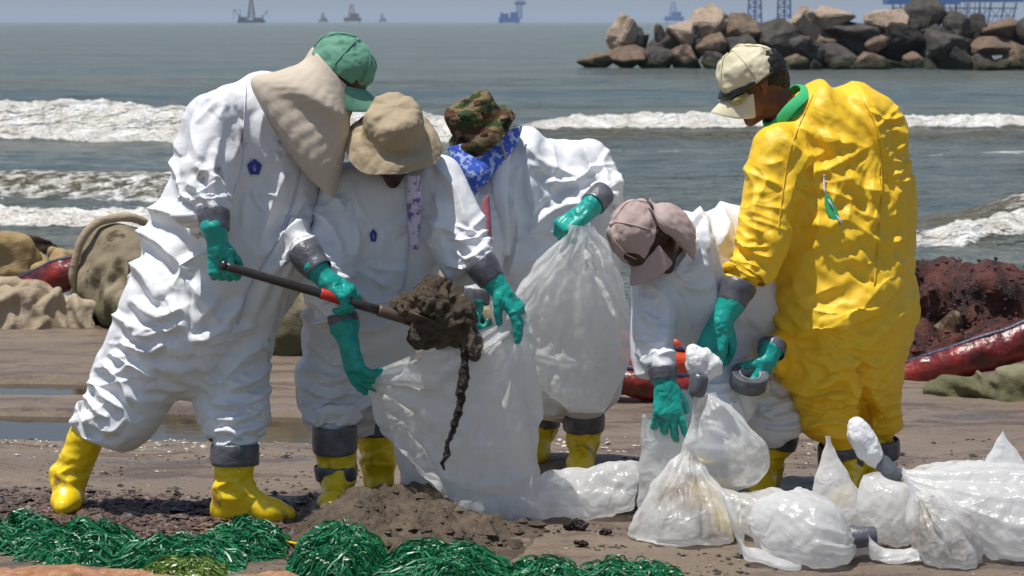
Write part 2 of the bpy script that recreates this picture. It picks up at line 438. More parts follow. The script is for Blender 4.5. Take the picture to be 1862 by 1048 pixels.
def puddle_mat():
    m, n, l, b = newmat('puddle_water'); t = NT(m); t.base((.045, .032, .020)); t.set(Roughness=.035, Specular_IOR_Level=.6, IOR=1.33)
    t.bump(t.noise(14, 3, .5, t.map((.5, 2, 1))), .0005); return m
pm = puddle_mat()
for k, (x0, x1, y0, y1, zz) in enumerate(((-9, -.25, 9.2, 10.5, -.036), (-9, -1.4, 10.5, 11.3, -.024))):
    pv = []; nx, ny = 40, 12
    pu = obj('puddle', np.array([(x0+(x1-x0)*i/nx, y0+(y1-y0)*j/ny, zz) for i in range(nx+1) for j in range(ny+1)]), grid_faces(nx+1, ny+1)[:, ::-1], pm); tag(pu, kind='structure')

# ---- sea: long fan of water with the breakers built in
def sea_geo():
    rows = [15.5]
    while rows[-1] < 90: rows.append(rows[-1]+max(.05, .0022*rows[-1]))
    while rows[-1] < 45000: rows.append(rows[-1]*1.022+.02)
    ry = np.array(rows); ta = np.linspace(-.30, .30, 760)
    Yy, T_ = np.meshgrid(ry, ta, indexing='ij'); Xx = T_*Yy
    fade = np.clip(1.2-Yy/700, 0, 1)
    z = (.10*fbm(Xx*.05, Yy*.22, 41, 3)*np.clip((Yy-45)/40, .15, 1)+.07*fbm(Xx*.28, Yy*1.0, 42, 3)+.035*fbm(Xx*1.1, Yy*3.0, 43, 4)*np.clip((60-Yy)/40, 0, 1))*fade*1.3
    foam = np.zeros_like(z); turb = np.zeros_like(z)
    xpx = 931+T_*FPX                                 # bearing, used only to vary the height of a breaker along its length
    def seg(a, b, s=120): return np.clip((xpx-a)/s, 0, 1)*np.clip((b-xpx)/s, 0, 1)
    def breaker(y0, h, wf, wb, fmask, ruff, s, ffront=.9, fback=.5):
        nonlocal z, foam, turb
        yy = y0+.9*fbm(Xx*.09, Xx*0+s, s, 2)+.35*fbm(Xx*.5, Xx*0, s+1, 3)
        d = Yy-yy; hh = h*(1+.22*fbm(Xx*.35, Xx*0, s+2, 3)+.14*fbm(Xx*1.9, Xx*0, s+3, 3))
        pr = np.where(d < 0, np.exp(-(d/wf)**2), np.exp(-(d/wb)**2)); z = z+hh*pr
        edge = .25*fbm(Xx*1.2, Yy*2, s+4, 3)
        f = fmask*np.clip((d+ffront+edge)/.12, 0, 1)*np.clip((fback+edge-d)/.15, 0, 1)
        foam = np.maximum(foam, f); z = z+f*ruff*(.5+fbm(Xx*4.0, Yy*5.0, s+5, 4)+.5*fbm(Xx*11.0, Yy*12.0, s+6, 3))
        turb = np.maximum(turb, np.clip(pr*1.3-.15, 0, 1)*np.clip(h/.2, 0, 1)*np.where(d < .3, 1, .4))
    L_ = seg(-3000, 1000, 320); Rr = seg(880, 5000, 200)
    breaker(44.2, .50*np.clip(L_, .0, 1)+.10, .50, 1.9, np.clip(L_*1.4, 0, 1), .075, 50, 1.25, .6)
    breaker(46.0, .32*np.clip(Rr, 0, 1), .85, 2.4, np.clip(Rr*1.4, 0, 1), .07, 60, .95, .6)
    breaker(43.5, .10*Rr, .6, 1.2, 0*Rr, 0, 63)
    breaker(29.6, .26*seg(-4000, 620, 260), .55, 1.3, .46*seg(-4000, 620, 260), .03, 70, .7, .35)
    breaker(25.8, .14*seg(-4000, 760, 200), .30, .9, seg(-4000, 700, 200), .06, 80, .42, .35)
    breaker(25.6, .30*seg(1600, 6000, 260), .50, 1.3, .42*seg(1600, 6000, 260), .03, 88, .5, .22)
    breaker(23.8, .16*seg(1560, 6000, 200), .35, .8, seg(1600, 6000, 140), .06, 92, .55, .4)
    # drifting lace of foam behind and between the breakers
    lace = np.clip((fbm(Xx*.5, Yy*1.5, 101, 5, .6)-.20)/.1, 0, 1)
    foam = np.maximum(foam, lace*(.55*seg(1000, 6000, 200)*np.clip(1-np.abs(Yy-39.5)/2.5, 0, 1)+.35*np.clip(1-np.abs(Yy-27)/2, 0, 1)+.5*np.clip(1-np.abs(Yy-22.5)/1.6, 0, 1)))
    V = np.stack([Xx, Yy, SEA+z], -1).reshape(-1, 3)
    return V, grid_faces(*Xx.shape), foam.ravel(), turb.ravel()
def sea_mat():
    m, n, l, b = newmat('sea_water'); t = NT(m)
    deep = t.mix(t.ramp(t.noise(.05, 4, .6, t.map((.4, 1.6, 1))), [(.4, 0.), (.6, 1.)]), (.092, .128, .134), (.145, .155, .132))
    tu = t.attr('turbid'); c = t.mix(t.ramp(tu, [(.05, 0.), (.6, 1.)]), deep, (.125, .105, .062))
    fo = t.attr('foam'); ff = t.noise(5.5, 6, .7, t.map((1, 1.6, 1)))
    fm = t.math('ADD', fo, t.math('MULTIPLY', t.math('SUBTRACT', ff, .5), 1.7))
    fm2 = t.ramp(fm, [(.38, 0.), (.62, 1.)])
    c = t.mix(fm2, c, t.mix(t.ramp(t.noise(2.5, 5, .6), [(.35, 0.), (.65, 1.)]), (.60, .56, .48), (.84, .83, .80)))
    t.base(c); t.set(IOR=1.33, Roughness=t.mix(fm2, (.16, .16, .16), (.9, .9, .9)), Specular_IOR_Level=t.mix(fm2, (.5, .5, .5), (.15, .15, .15)))
    b1 = t.bump(t.noise(.30, 6, .62, t.map((.35, 1.5, 1))), 1.5)
    b2 = t.bump(t.noise(2.2, 5, .65, t.map((.45, 1.6, 1))), .5, 1, b1)
    t.bump(t.noise(14, 5, .7, t.map((.7, 1.4, 1))), .014, 1, b2)
    return m
V, Fq, fo, tu = sea_geo(); MSEA = sea_mat()
s_ = obj('sea', V, Fq[:, ::-1], MSEA); attr(s_, 'foam', fo); attr(s_, 'turbid', tu); tag(s_, kind='structure')
v = np.array([(-50000, 30, -1.7), (50000, 30, -1.7), (50000, 50000, -2.5), (-50000, 50000, -2.5)]); o = obj('sea', v, [(0, 1, 2, 3)], MSEA); tag(o, kind='structure')

# ---- breakwater of boulders
def rock_mat(name, c1, c2, c3, rough=.75):
    m, n, l, b = newmat(name); t = NT(m)
    c = t.mix(t.ramp(t.noise(1.6, 5, .6), [(.35, 0.), (.65, 1.)]), c1, c2)
    c = t.mix(t.ramp(t.noise(5, 6, .7), [(.52, 0.), (.66, .8)]), c, c3)
    geo = n.new('ShaderNodeNewGeometry'); sp = n.new('ShaderNodeSeparateXYZ'); l.new(geo.outputs['Position'], sp.inputs[0])
    wet = t.math('ADD', sp.outputs[2], t.math('ADD', t.math('MULTIPLY', t.noise(1.2, 3), -.7), .55))
    c = t.mix(t.ramp(wet, [(.0, 1.), (.22, 0.)]), c, (.045, .045, .022))    # algae and damp stone by the waterline
    t.base(c); t.set(Roughness=rough, Specular_IOR_Level=.3); b1 = t.bump(t.noise(2.2, 8, .68), .16); t.bump(t.noise(12, 5, .7), .03, 1, b1); return m
RK = {'t': rock_mat('pale_tan_granite', (.36, .26, .185), (.44, .35, .27), (.16, .10, .07)),  # palest rock tone, tan throughout
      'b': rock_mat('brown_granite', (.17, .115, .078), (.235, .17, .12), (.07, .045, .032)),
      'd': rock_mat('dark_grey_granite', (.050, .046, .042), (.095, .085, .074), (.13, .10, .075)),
      'k': rock_mat('black_granite', (.020, .018, .017), (.036, .032, .029), (.07, .055, .042))}  # darkest rock tone, near black
def rock(cx, cy, w, h, kind, label, dY=0, seed=0):
    Yr = 111+(118-cy)*.022+dY; c = P(cx, cy, Yr); a = S(w/2, Yr)*1.32; b_ = S(h/2, Yr)*1.34
    if cy > 94: b_ *= 1.3; c = c-np.array((0, 0, .28*b_))
    import bmesh
    bm = bmesh.new(); r_ = random.Random(seed*31+5)
    for _ in range(17):
        d = Vector((r_.gauss(0, 1), r_.gauss(0, 1), r_.gauss(0, 1))).normalized(); k = r_.uniform(.82, 1.08); bm.verts.new((d.x*a*k, d.y*a*k*.95, d.z*b_*k))
    bmesh.ops.convex_hull(bm, input=bm.verts)
    bmesh.ops.triangulate(bm, faces=bm.faces)
    bmesh.ops.dissolve_limit(bm, angle_limit=R(14), verts=bm.verts, edges=bm.edges)
    bmesh.ops.bevel(bm, geom=bm.edges[:], offset=min(a, b_)*.07, segments=1, affect='EDGES', profile=.6)
    bmesh.ops.triangulate(bm, faces=bm.faces)
    bmesh.ops.subdivide_edges(bm, edges=[e for e in bm.edges if e.calc_length() > .35], cuts=2, use_grid_fill=True)
    bmesh.ops.triangulate(bm, faces=bm.faces)
    V = np.array([v.co[:] for v in bm.verts]); Fc = np.array([[v.index for v in f.verts] for f in bm.faces]); bm.free()
    ok = np.linalg.norm(V, axis=1, keepdims=True)+1e-6
    V = V+V/ok*((nz(V, 1.6, seed, 4)*.13+nz(V, 4.5, seed+9, 2)*.05)*min(1, b_))[:, None]
    o = obj('boulder', V+c, Fc, RK[kind], loc=c, smooth=False); tag(o, label, 'rock', 'boulders of the breakwater')
ROCKS = [(1138, 64, 60, 62, 't', 'tall pointed pale boulder standing at the seaward end of the breakwater'),
 (1080, 104, 60, 22, 'b', 'low flat brown boulder that ends the breakwater in the water'),
 (1141, 98, 66, 28, 'b', 'brown slab boulder lying below the tall pointed pale boulder'),
 (1168, 72, 26, 30, 'k', 'small black boulder wedged against the tall pointed pale boulder'),
 (1196, 100, 58, 46, 'd', 'wet grey boulder at the waterline under the two round tan boulders'),
 (1204, 66, 28, 40, 'd', 'narrow dark boulder beside the first round tan boulder'),
 (1233, 64, 62, 50, 't', 'round tan boulder just before the highest pale boulder of the seaward end'),
 (1287, 46, 70, 68, 't', 'highest pale boulder of the seaward end, above the brown cobbles'),
 (1248, 100, 52, 44, 'b', 'brown boulder at the waterline below the round tan boulder'),
 (1292, 82, 52, 44, 'b', 'brown boulder directly under the highest pale boulder of the seaward end'),
 (1297, 108, 44, 30, 'd', 'small dark boulder at the waterline behind the cream cap'),
 (1350, 54, 64, 54, 'b', 'rounded grey brown boulder right above the cream cap'),
 (1345, 92, 60, 50, 'd', 'dark boulder hidden mostly behind the cream cap'),
 (1412, 78, 64, 78, 'd', 'large steep grey boulder right behind the head of the person in yellow'),
 (1440, 112, 58, 32, 'b', 'small brown boulder at the waterline above the green collar'),
 (1468, 44, 62, 62, 't', 'tan boulder on the crest with a mottled face'),
 (1516, 32, 72, 44, 't', 'broad sunlit tan boulder on the crest beside the mottled one'),
 (1476, 88, 74, 56, 'd', 'slanting dark boulder below the mottled tan crest boulder'),
 (1531, 96, 76, 60, 'd', 'grey pyramid boulder in the middle of the face of the breakwater'),
 (1562, 58, 88, 38, 'd', 'long dark boulder under the two tan crest boulders'),
 (1603, 34, 78, 44, 't', 'isolated tan boulder on the crest with a shaded underside'),
 (1592, 78, 52, 34, 'b', 'small brown boulder in the gap under the isolated tan boulder'),
 (1588, 112, 84, 32, 'b', 'long brown boulder along the waterline beside the grey pyramid boulder'),
 (1646, 76, 72, 66, 'k', 'round black boulder in the middle of the landward half'),
 (1664, 112, 46, 32, 'b', 'small tan brown boulder at the waterline under the round black boulder'),
 (1680, 28, 70, 62, 'd', 'highest dark boulder on the crest in front of the big rig'),
 (1714, 84, 84, 76, 'd', 'big grey boulder with a sloping face right of the round black boulder'),
 (1738, 106, 56, 42, 'k', 'black boulder at the waterline under the big grey boulder'),
 (1738, 50, 58, 48, 'd', 'dark boulder just below the highest dark boulder'),
 (1776, 52, 48, 44, 'k', 'small black boulder between the high dark boulder and the brown ledge'),
 (1826, 56, 80, 42, 'b', 'brown ledge boulder on the crest near the edge of view'),
 (1800, 86, 78, 32, 'b', 'reddish flat boulder under the brown ledge boulder'),
 (1790, 115, 56, 30, 'd', 'low dark boulder at the waterline near the edge of view'),
 (1848, 100, 54, 48, 'b', 'brown boulder cut by the edge of view at the waterline'),
 (1880, 60, 60, 50, 'd', 'dark boulder at the very edge of view on the crest'),
 (1905, 95, 70, 60, 'b', 'brown boulder just outside the edge of view')]
for i, r_ in enumerate(ROCKS): rock(*r_, seed=i+3)
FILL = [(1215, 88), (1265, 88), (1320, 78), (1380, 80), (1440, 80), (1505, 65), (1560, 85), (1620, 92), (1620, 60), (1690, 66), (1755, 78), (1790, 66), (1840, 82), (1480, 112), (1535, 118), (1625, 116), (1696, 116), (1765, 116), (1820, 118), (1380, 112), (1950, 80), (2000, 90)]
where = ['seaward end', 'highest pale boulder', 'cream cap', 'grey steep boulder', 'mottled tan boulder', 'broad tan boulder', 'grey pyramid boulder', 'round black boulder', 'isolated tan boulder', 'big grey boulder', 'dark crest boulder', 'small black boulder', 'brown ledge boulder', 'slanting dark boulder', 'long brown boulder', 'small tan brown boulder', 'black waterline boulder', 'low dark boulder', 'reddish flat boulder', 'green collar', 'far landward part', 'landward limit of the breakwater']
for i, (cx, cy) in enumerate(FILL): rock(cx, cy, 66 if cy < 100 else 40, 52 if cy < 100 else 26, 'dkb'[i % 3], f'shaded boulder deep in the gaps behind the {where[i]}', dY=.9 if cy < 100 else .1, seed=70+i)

# ---- oil rigs on the horizon
MR = {'n': simple('dark_rig_steel', (.035, .04, .055), .7, .1, .1, 0), 'b': simple('blue_rig_steel', (.008, .09, .36), .6, .1, .1, 0), 'r': simple('rusty_rig_steel', (.13, .07, .055), .7, .1, .1, 0)}  # rig steel in dark, blue and rusty tones, each nearly even
def lattice(a, w0, w1, h, n, t):
    """tapered square lattice mast as struts"""
    parts = []; a = np.array(a, float)
    def c(k, i):
        w = (w0+(w1-w0)*k/n)/2; s = ((-1, -1), (1, -1), (1, 1), (-1, 1))[i % 4]; return a+np.array((s[0]*w, s[1]*w, h*k/n))
    for i in range(4): parts.append(bar(c(0, i), c(n, i), t))
    for k in range(n):
        for i in range(4): parts.append(bar(c(k, i), c(k+1, i+1), t*.6)); parts.append(bar(c(k+1, i), c(k+1, i+1), t*.6))
    return join(parts)
def rig(px, D, label, mat, kind, s=1.0):
    b0 = np.array(((px-931)/FPX*D, D, SEA)); r = empty('oil_rig', b0, label, 'oil rig', 'oil rigs on the horizon'); u = D/FPX   # metres per px
    A = lambda x, y, z: b0+np.array((x*u, y*u, z*u))
    def add(nm, parts, m_=mat): v, f = join(parts); return obj(nm, v, f, MR[m_], r, smooth=False)
    if kind == 'tender':
        add('hull', [box(A(2, 0, 4), (48*u, 20*u, 5*u)), box(A(-14, 0, 9), (14*u, 14*u, 6*u)), box(A(14, 0, 8), (18*u, 12*u, 5*u))])
        for x in (-20, -4, 8, 22): add('leg', [bar(A(x, 0, -2), A(x, 0, 22-abs(x)*.3), 1.6*u)])
        add('derrick', [lattice(A(2, 0, 8), 12*u, 4*u, 36*u, 6, 1.6*u)])
        add('crane', [bar(A(-18, 0, 10), A(-30, 0, 26), 1.3*u), bar(A(-30, 0, 26), A(-30, 0, 8), .8*u), bar(A(-18, 0, 10), A(-18, 0, 24), 1.2*u), bar(A(-18, 0, 24), A(-30, 0, 26), .7*u)])
        add('crane', [bar(A(22, 0, 10), A(31, 0, 24), 1.2*u), bar(A(31, 0, 24), A(31, 0, 12), .7*u)])
    elif kind == 'small':
        add('deck', [box(A(0, 0, 4*s), (18*u*s, 10*u*s, 4*u*s)), box(A(2*s, 0, 8*s), (9*u*s, 8*u*s, 5*u*s))])
        for x in (-7, 7): add('leg', [bar(A(x*s, 0, -2), A(x*s, 0, 5*s), 1.5*u)])
        add('derrick', [lattice(A(-1*s, 0, 6*s), 7*u*s, 2.5*u*s, 14*u*s, 4, 1.1*u)])
    elif kind == 'jackup':
        add('hull', [box(A(-4, 0, 6), (38*u, 22*u, 9*u)), box(A(-12, 0, 14), (14*u, 14*u, 7*u)), box(A(4, 0, 15), (12*u, 14*u, 10*u))])
        for x in (-18, 10): add('leg', [lattice(A(x, 0, -4), 4*u, 4*u, 24*u, 5, 1.0*u)])
        add('derrick', [lattice(A(14, 0, 8), 10*u, 8*u, 26*u, 5, 1.5*u), box(A(16, 0, 36), (20*u, 10*u, 5*u)), lattice(A(16, 0, 38), 10*u, 5*u, 24*u, 4, 1.4*u)])
    elif kind == 'twin':
        for x in (-26, 27):
            for dx in (-13, 0, 12): add('leg', [bar(A(x+dx, 0, -4), A(x+dx*.8, 0, 70), 3.0*u)])
            q = []
            for k in range(4):
                z = 2+k*16
                q += [bar(A(x-13, 0, z), A(x+12, 0, z+14), 1.6*u), bar(A(x+12, 0, z), A(x-13, 0, z+14), 1.6*u), bar(A(x-13, 0, z+15), A(x+12, 0, z+15), 2.2*u)]
            add('brace', q)
        add('deck', [box(A(0, 0, 74), (96*u, 40*u, 8*u))])
    elif kind == 'big':
        for x in (-112, -98, -78, -60, -38, -20, 4, 24, 46, 66, 90, 112): add('leg', [bar(A(x*.92, 0, -4), A(x, 0, 40), 3.0*u)])
        q = [bar(A(x, 0, 4), A(x+18, 0, 30), 1.5*u) for x in range(-110, 100, 22)]+[bar(A(x+18, 0, 4), A(x, 0, 30), 1.5*u) for x in range(-110, 100, 22)]
        add('brace', q+[bar(A(-114, 0, 30), A(114, 0, 30), 2.2*u), bar(A(-112, 0, 16), A(112, 0, 16), 1.6*u)])
        add('deck', [box(A(-60, 0, 44), (130*u, 60*u, 14*u)), box(A(60, 0, 47), (122*u, 50*u, 12*u)), box(A(-20, 0, 60), (80*u, 40*u, 18*u))])
        add('pipe', [bar(A(x, -6, 18), A(x, -6, 42), 1.6*u) for x in range(-90, 60, 9)])
RIGS = [(458, 3000, 'dark drilling rig with tall derrick and cranes, nearest the green cap on the horizon', 'n', 'tender', 1), (590, 5200, 'faint small rig far out between the two dark rigs', 'n', 'small', .9),
 (643, 3600, 'brownish rig with a squat tower, second dark rig on the horizon', 'r', 'small', 1.7), (697, 6500, 'palest and flattest rig, a low block on the horizon', 'n', 'small', .8),
 (930, 3400, 'blue grey jack-up rig with a stepped tower, alone above the camouflage hat', 'b', 'jackup', 1), (1224, 4600, 'pale blue rig just before the pale boulders of the breakwater', 'b', 'small', 1.9),
 (1396, 1500, 'blue lattice rig with two leg towers rising behind the middle of the breakwater', 'b', 'twin', 1), (1730, 1700, 'widest blue rig with many legs behind the highest dark boulder', 'b', 'big', 1)]
for a in RIGS: rig(*a)

# ---- haze
hm = bpy.data.materials.new('haze'); hm.use_nodes = True; hm.node_tree.nodes.remove(hm.node_tree.nodes['Principled BSDF'])
pv = hm.node_tree.nodes.new('ShaderNodeVolumePrincipled'); pv.inputs['Density'].default_value = .00011; pv.inputs['Color'].default_value = (.74, .86, 1.0, 1); pv.inputs['Anisotropy'].default_value = .2
hm.node_tree.links.new(pv.outputs[0], hm.node_tree.nodes['Material Output'].inputs['Volume'])
v, f = box((0, 23000, 58), (46000, 46100, 126)); h_ = obj('haze', v, f, hm, smooth=False); tag(h_, kind='stuff'); HAZE = h_
# ================================================================ people
M = {}
M['suit'] = [fabric('white_coverall_fabric', (.73, .74, .76), .62, .0030, .0, seed=1),
             fabric('stained_white_coverall_fabric', (.73, .74, .76), .62, .0030, .85, seed=3, dthr=.61, dscale=3.2)]
M['yellow'] = fabric('yellow_coated_coverall', (.87, .545, .024), .50, .0042, .25, dirtcol=(.35, .16, .01), seed=5, fold=.9, spec=.4, dthr=.66)
M['glove'] = fabric('teal_rubber_glove', (.005, .335, .275), .40, .008, .85, dirtcol=(.025, .07, .045), seed=2, fold=1.6, spec=.5, dscale=11, dthr=.575)
M['boot'] = fabric('yellow_rubber_boot', (.86, .60, .008), .34, .004, .8, dirtcol=(.2, .10, .03), seed=9, fold=.9, spec=.5, dthr=.555, dscale=7)
M['tape'] = simple('grey_duct_tape', (.085, .09, .105), .32, .35, 20, .003, 60, .6)
M['skin'] = simple('brown_skin', (.13, .045, .022), .5, .15, 20, .0006, 120, .4)
M['hair'] = simple('black_hair', (.012, .009, .008), .6, .3, 60, .003, 220, .4)
M['eye'] = simple('dark_eye', (.03, .02, .015), .2, .1, 5, 0)
M['greencap'] = fabric('faded_green_cap_cloth', (.12, .30, .205), .7, .003, .3, dirtcol=(.35, .45, .38), seed=4, dthr=.6)
M['khaki'] = fabric('khaki_cotton', (.40, .32, .21), .85, .003, .4, dirtcol=(.16, .12, .07), seed=6, dthr=.6, spec=.15)
M['tan'] = fabric('pale_tan_cotton', (.56, .48, .385), .85, .003, .6, dirtcol=(.22, .13, .08), seed=8, dthr=.66, spec=.15)
M['cream'] = fabric('cream_cap_cotton', (.66, .60, .42), .8, .003, .2, seed=10, spec=.2)
M['pinkcap'] = fabric('dusty_pink_cotton', (.45, .345, .32), .85, .003, .3, dirtcol=(.25, .13, .07), seed=12, dthr=.64, spec=.15)
M['lilac'] = fabric('lilac_printed_cloth', (.62, .60, .74), .8, .003, .9, dirtcol=(.12, .09, .35), seed=13, dthr=.52, dscale=30, spec=.15)
M['greencollar'] = fabric('green_shirt_cotton', (.05, .42, .16), .8, .002, 0, seed=14, spec=.2)
M['pinkstrip'] = simple('pink_cloth', (.50, .16, .20), .8, .15, 12, .002)
M['zip'] = simple('pale_lilac_zip', (.55, .54, .68), .5, .1, 20, .001, 200)
M['seamcol'] = simple('coverall_seam', (.62, .63, .66), .6, .1, 20, .001); M['yseam'] = simple('yellow_seam', (.76, .46, .02), .5, .1, 20, .001)
M['emblem'] = simple('dark_blue_print', (.03, .035, .28), .5, .1, 20, 0)
M['emblemlight'] = simple('pale_print', (.35, .38, .65), .5, .1, 20, 0)
M['black'] = simple('black_strap', (.012, .012, .014), .35, .2, 20, .001)
M['lens'] = simple('goggle_lens', (.25, .22, .08), .12, .2, 10, 0)
def camo():
    m, n, l, b = newmat('woodland_camouflage'); t = NT(m)
    c = t.mix(t.ramp(t.noise(13, 2, .5, t.map((1, 1, 2.2))), [(.47, 0.), (.49, 1.)]), (.035, .055, .018), (.17, .12, .065))
    c = t.mix(t.ramp(t.noise(15, 2, .5, t.map((1, 1, 2.2), (4, 2, 1))), [(.54, 0.), (.56, 1.)]), c, (.075, .038, .02))
    c = t.mix(t.ramp(t.noise(17, 2, .5, t.map((1, 1, 2.), (9, 5, 2))), [(.60, 0.), (.62, 1.)]), c, (.012, .012, .01))
    t.base(c); t.set(Roughness=.85, Specular_IOR_Level=.15); t.bump(t.noise(25, 3), .004); return m
M['camo'] = camo()
def bandana():
    m, n, l, b = newmat('blue_bandana'); t = NT(m)
    c = t.mix(t.ramp(t.noise(38, 3, .6), [(.5, 0.), (.58, 1.)]), (.055, .12, .52), (.42, .50, .78))
    t.base(c); t.set(Roughness=.8, Specular_IOR_Level=.15); t.bump(t.noise(30, 3), .004); return m
M['bandana'] = bandana()

from mathutils.bvhtree import BVHTree
def frame(fwd, up):
    f = Vector(fwd).normalized(); u = Vector(up); u = (u-f*u.dot(f)).normalized(); r = f.cross(u)
    return np.array([r, f, u]).T     # columns: right, forward, up
def garment(name, outer, pins, mat, parent, vox=.0185, fit=.80, sub=1, sharp=.35, lines=(), fs=1.0, **k):
    V, Q = implicit(outer, vox, 4)
    ax = nearest_axis(V, outer); w = np.zeros(len(V))
    for p, r in pins: w = np.maximum(w, np.clip(1.7-np.linalg.norm(V-np.array(p), axis=1)/r, 0, 1))
    inner = [(a, b, r1*fit, r2*(fit-.05), kk) for a, b, r1, r2, kk in outer]
    gm = np.clip(1+1.3*nz(V, 3.2, k.get('seed', 0), 2), .1, 2.2)
    x = drape(V, Q, inner, w, ax, gmul=gm, **k)
    x, Q = subdiv(x, Q); x = x+sharp*(x-lap(x, Q, 8)); x, Q = subdiv(x, Q); x = folds(x, Q, [(a, b, c*fs) for a, b, c in lines], .95); Nn = vnormals(x, Q); x = x+Nn*((.16-np.abs(nz(x, 5.0, 31, 2, (1, 1, .55))))*.010+(.16-np.abs(nz(x, 15, 37, 2, (1, 1, .6))))*.0022)[:, None]
    o = obj(name, x, Q, mat, parent)
    return o, (x, Q)
HEADPARTS = [((0, -.028, .02), .082), ((0, .03, .025), .080), ((0, .015, .05), .070)]
def head_caps(c, fr, s=1.0, k=.02):
    T = lambda x, y, z: np.array(c)+fr@np.array((x, y, z))*s
    L = [cap(T(0, -.030, .02), T(0, .030, .028), .080*s, .078*s, k), cap(T(0, .0, .055), T(0, .02, .05), .062*s, .06*s, k),
         cap(T(0, .03, -.02), T(0, .055, -.085), .062*s, .034*s, k), cap(T(-.035, .03, -.06), T(.035, .03, -.06), .033*s, .033*s, k),
         cap(T(-.03, .085, .015), T(.03, .085, .015), .020*s, .020*s, .012),                       # brow
         cap(T(0, .100, .0), T(0, .118, -.032), .011*s, .015*s, .010), cap(T(-.014, .104, -.036), T(.014, .104, -.036), .010*s, .010*s, .008),   # nose
         cap(T(-.020, .092, -.058), T(.020, .092, -.058), .010*s, .010*s, .006), cap(T(-.017, .090, -.069), T(.017, .090, -.069), .010*s, .010*s, .004),  # lips
         cap(T(0, .078, -.098), T(0, .080, -.100), .022*s, .02*s, .015),                          # chin
         cap(T(-.042, .066, -.022), T(-.05, .04, -.03), .024*s, .024*s, .02), cap(T(.042, .066, -.022), T(.05, .04, -.03), .024*s, .024*s, .02)]
    for sx in (-1, 1):
        L += [cap(T(sx*.082, -.004, .012), T(sx*.088, -.012, .006), .014*s, .017*s, .004), cap(T(sx*.084, -.006, -.012), T(sx*.080, .0, -.028), .012*s, .009*s, .004)]
    return L
M['skinshade'] = simple('shade_darkened_skin', (.045, .018, .011), .5, .15, 20, .0006, 120, .4)  # brown skin darkened in colour for the shade under hats and caps
def body(parent, limbs, headc, fr, neck, skin='skin', vox=.0085, shrink=.48):
    L = [(a, b, r1*shrink, r2*shrink, .02) for a, b, r1, r2, k in limbs]
    L += head_caps(headc, fr)
    hb = np.array(headc)+fr@np.array((0, -.02, -.05)); L.append(cap(hb, neck, .058, .062, .03))
    V, Q = implicit(L, vox, 2)
    b = obj('body', V, Q, M[skin], parent)
    for sx in (-1, 1):
        c = np.array(headc)+fr@np.array((sx*.032, .082, -.004)); v, f = tube([c-fr[:, 0]*.009, c-fr[:, 0]*.005, c+fr[:, 0]*.005, c+fr[:, 0]*.009], [.004, .0105, .0105, .004], 8)
        obj('eye', v, f, M['eye'], b)
    return b
def hand(parent, wrist, d, nrm, side=1, curl=(35, 45, 30), thumb=(40, 25), size=1.0, cuff=None, spread=6, name='glove', seed=0, cuff_r=.043):
    """gloved hand with palm and five fingers; d towards the fingertips, nrm out of the palm, side: which way the thumb lies"""
    x = np.array(Vector(d).normalized()); n = np.array(nrm, float); n -= x*(n@x); n /= np.linalg.norm(n); y = np.cross(n, x)*side
    w = np.array(wrist, float); s = size
    T = lambda a, b, c: w+(x*a+y*b+n*c)*s
    L = []
    for b0 in (-.028, -.010, .010, .028): L.append(cap(T(.012, b0*.75, 0), T(.082, b0, 0), .020*s, .0175*s, .008))
    fl = [(.034, 1.0), (.011, 1.1), (-.011, 1.03), (-.033, .82)]
    for i, (b0, ln) in enumerate(fl):
        a = 0; p = T(.082, b0, .0); sp = R((b0/.034)*spread)
        cs = curl if np.isscalar(curl[0]) else curl[i]
        for sgl, cg, r0, r1 in ((.043, cs[0], .0136, .0130), (.029, cs[1], .0130, .0124), (.024, cs[2], .0124, .0102)):
            a += R(cg+(i-1.5)*2); dv = (x*math.cos(a)+n*math.sin(a))*math.cos(sp)+y*math.sin(sp)
            q = p+dv*sgl*ln*s; L.append(cap(p, q, r0*s, r1*s, .003)); p = q
    p = T(.02, .030, .008); a1, a2 = R(thumb[0]), R(thumb[1])
    dv = x*math.cos(a1)*.9+y*math.sin(a1)+n*math.sin(a2); dv /= np.linalg.norm(dv); q = p+dv*.046*s
    L.append(cap(p, q, .0185*s, .0135*s, .008)); dv = dv+x*.35+n*.25-y*.25; dv /= np.linalg.norm(dv); L.append(cap(q, q+dv*.033*s, .0135*s, .0105*s, .004))
    if cuff is not None: 
        cu = np.array(cuff, float); L.append(cap(T(.02, 0, 0), w, .030*s, .030*s, .012)); L.append(cap(w, cu, .030*s, cuff_r, .012))
    V, Q = implicit(L, .0042, 2)
    N = vnormals(V, Q)
    V = V+N*((np.abs(nz(V, 22, seed, 2))*.5+nz(V, 9, seed+4, 2)*.4)*.006)[:, None]
    return obj(name, V, Q, M['glove'], parent)
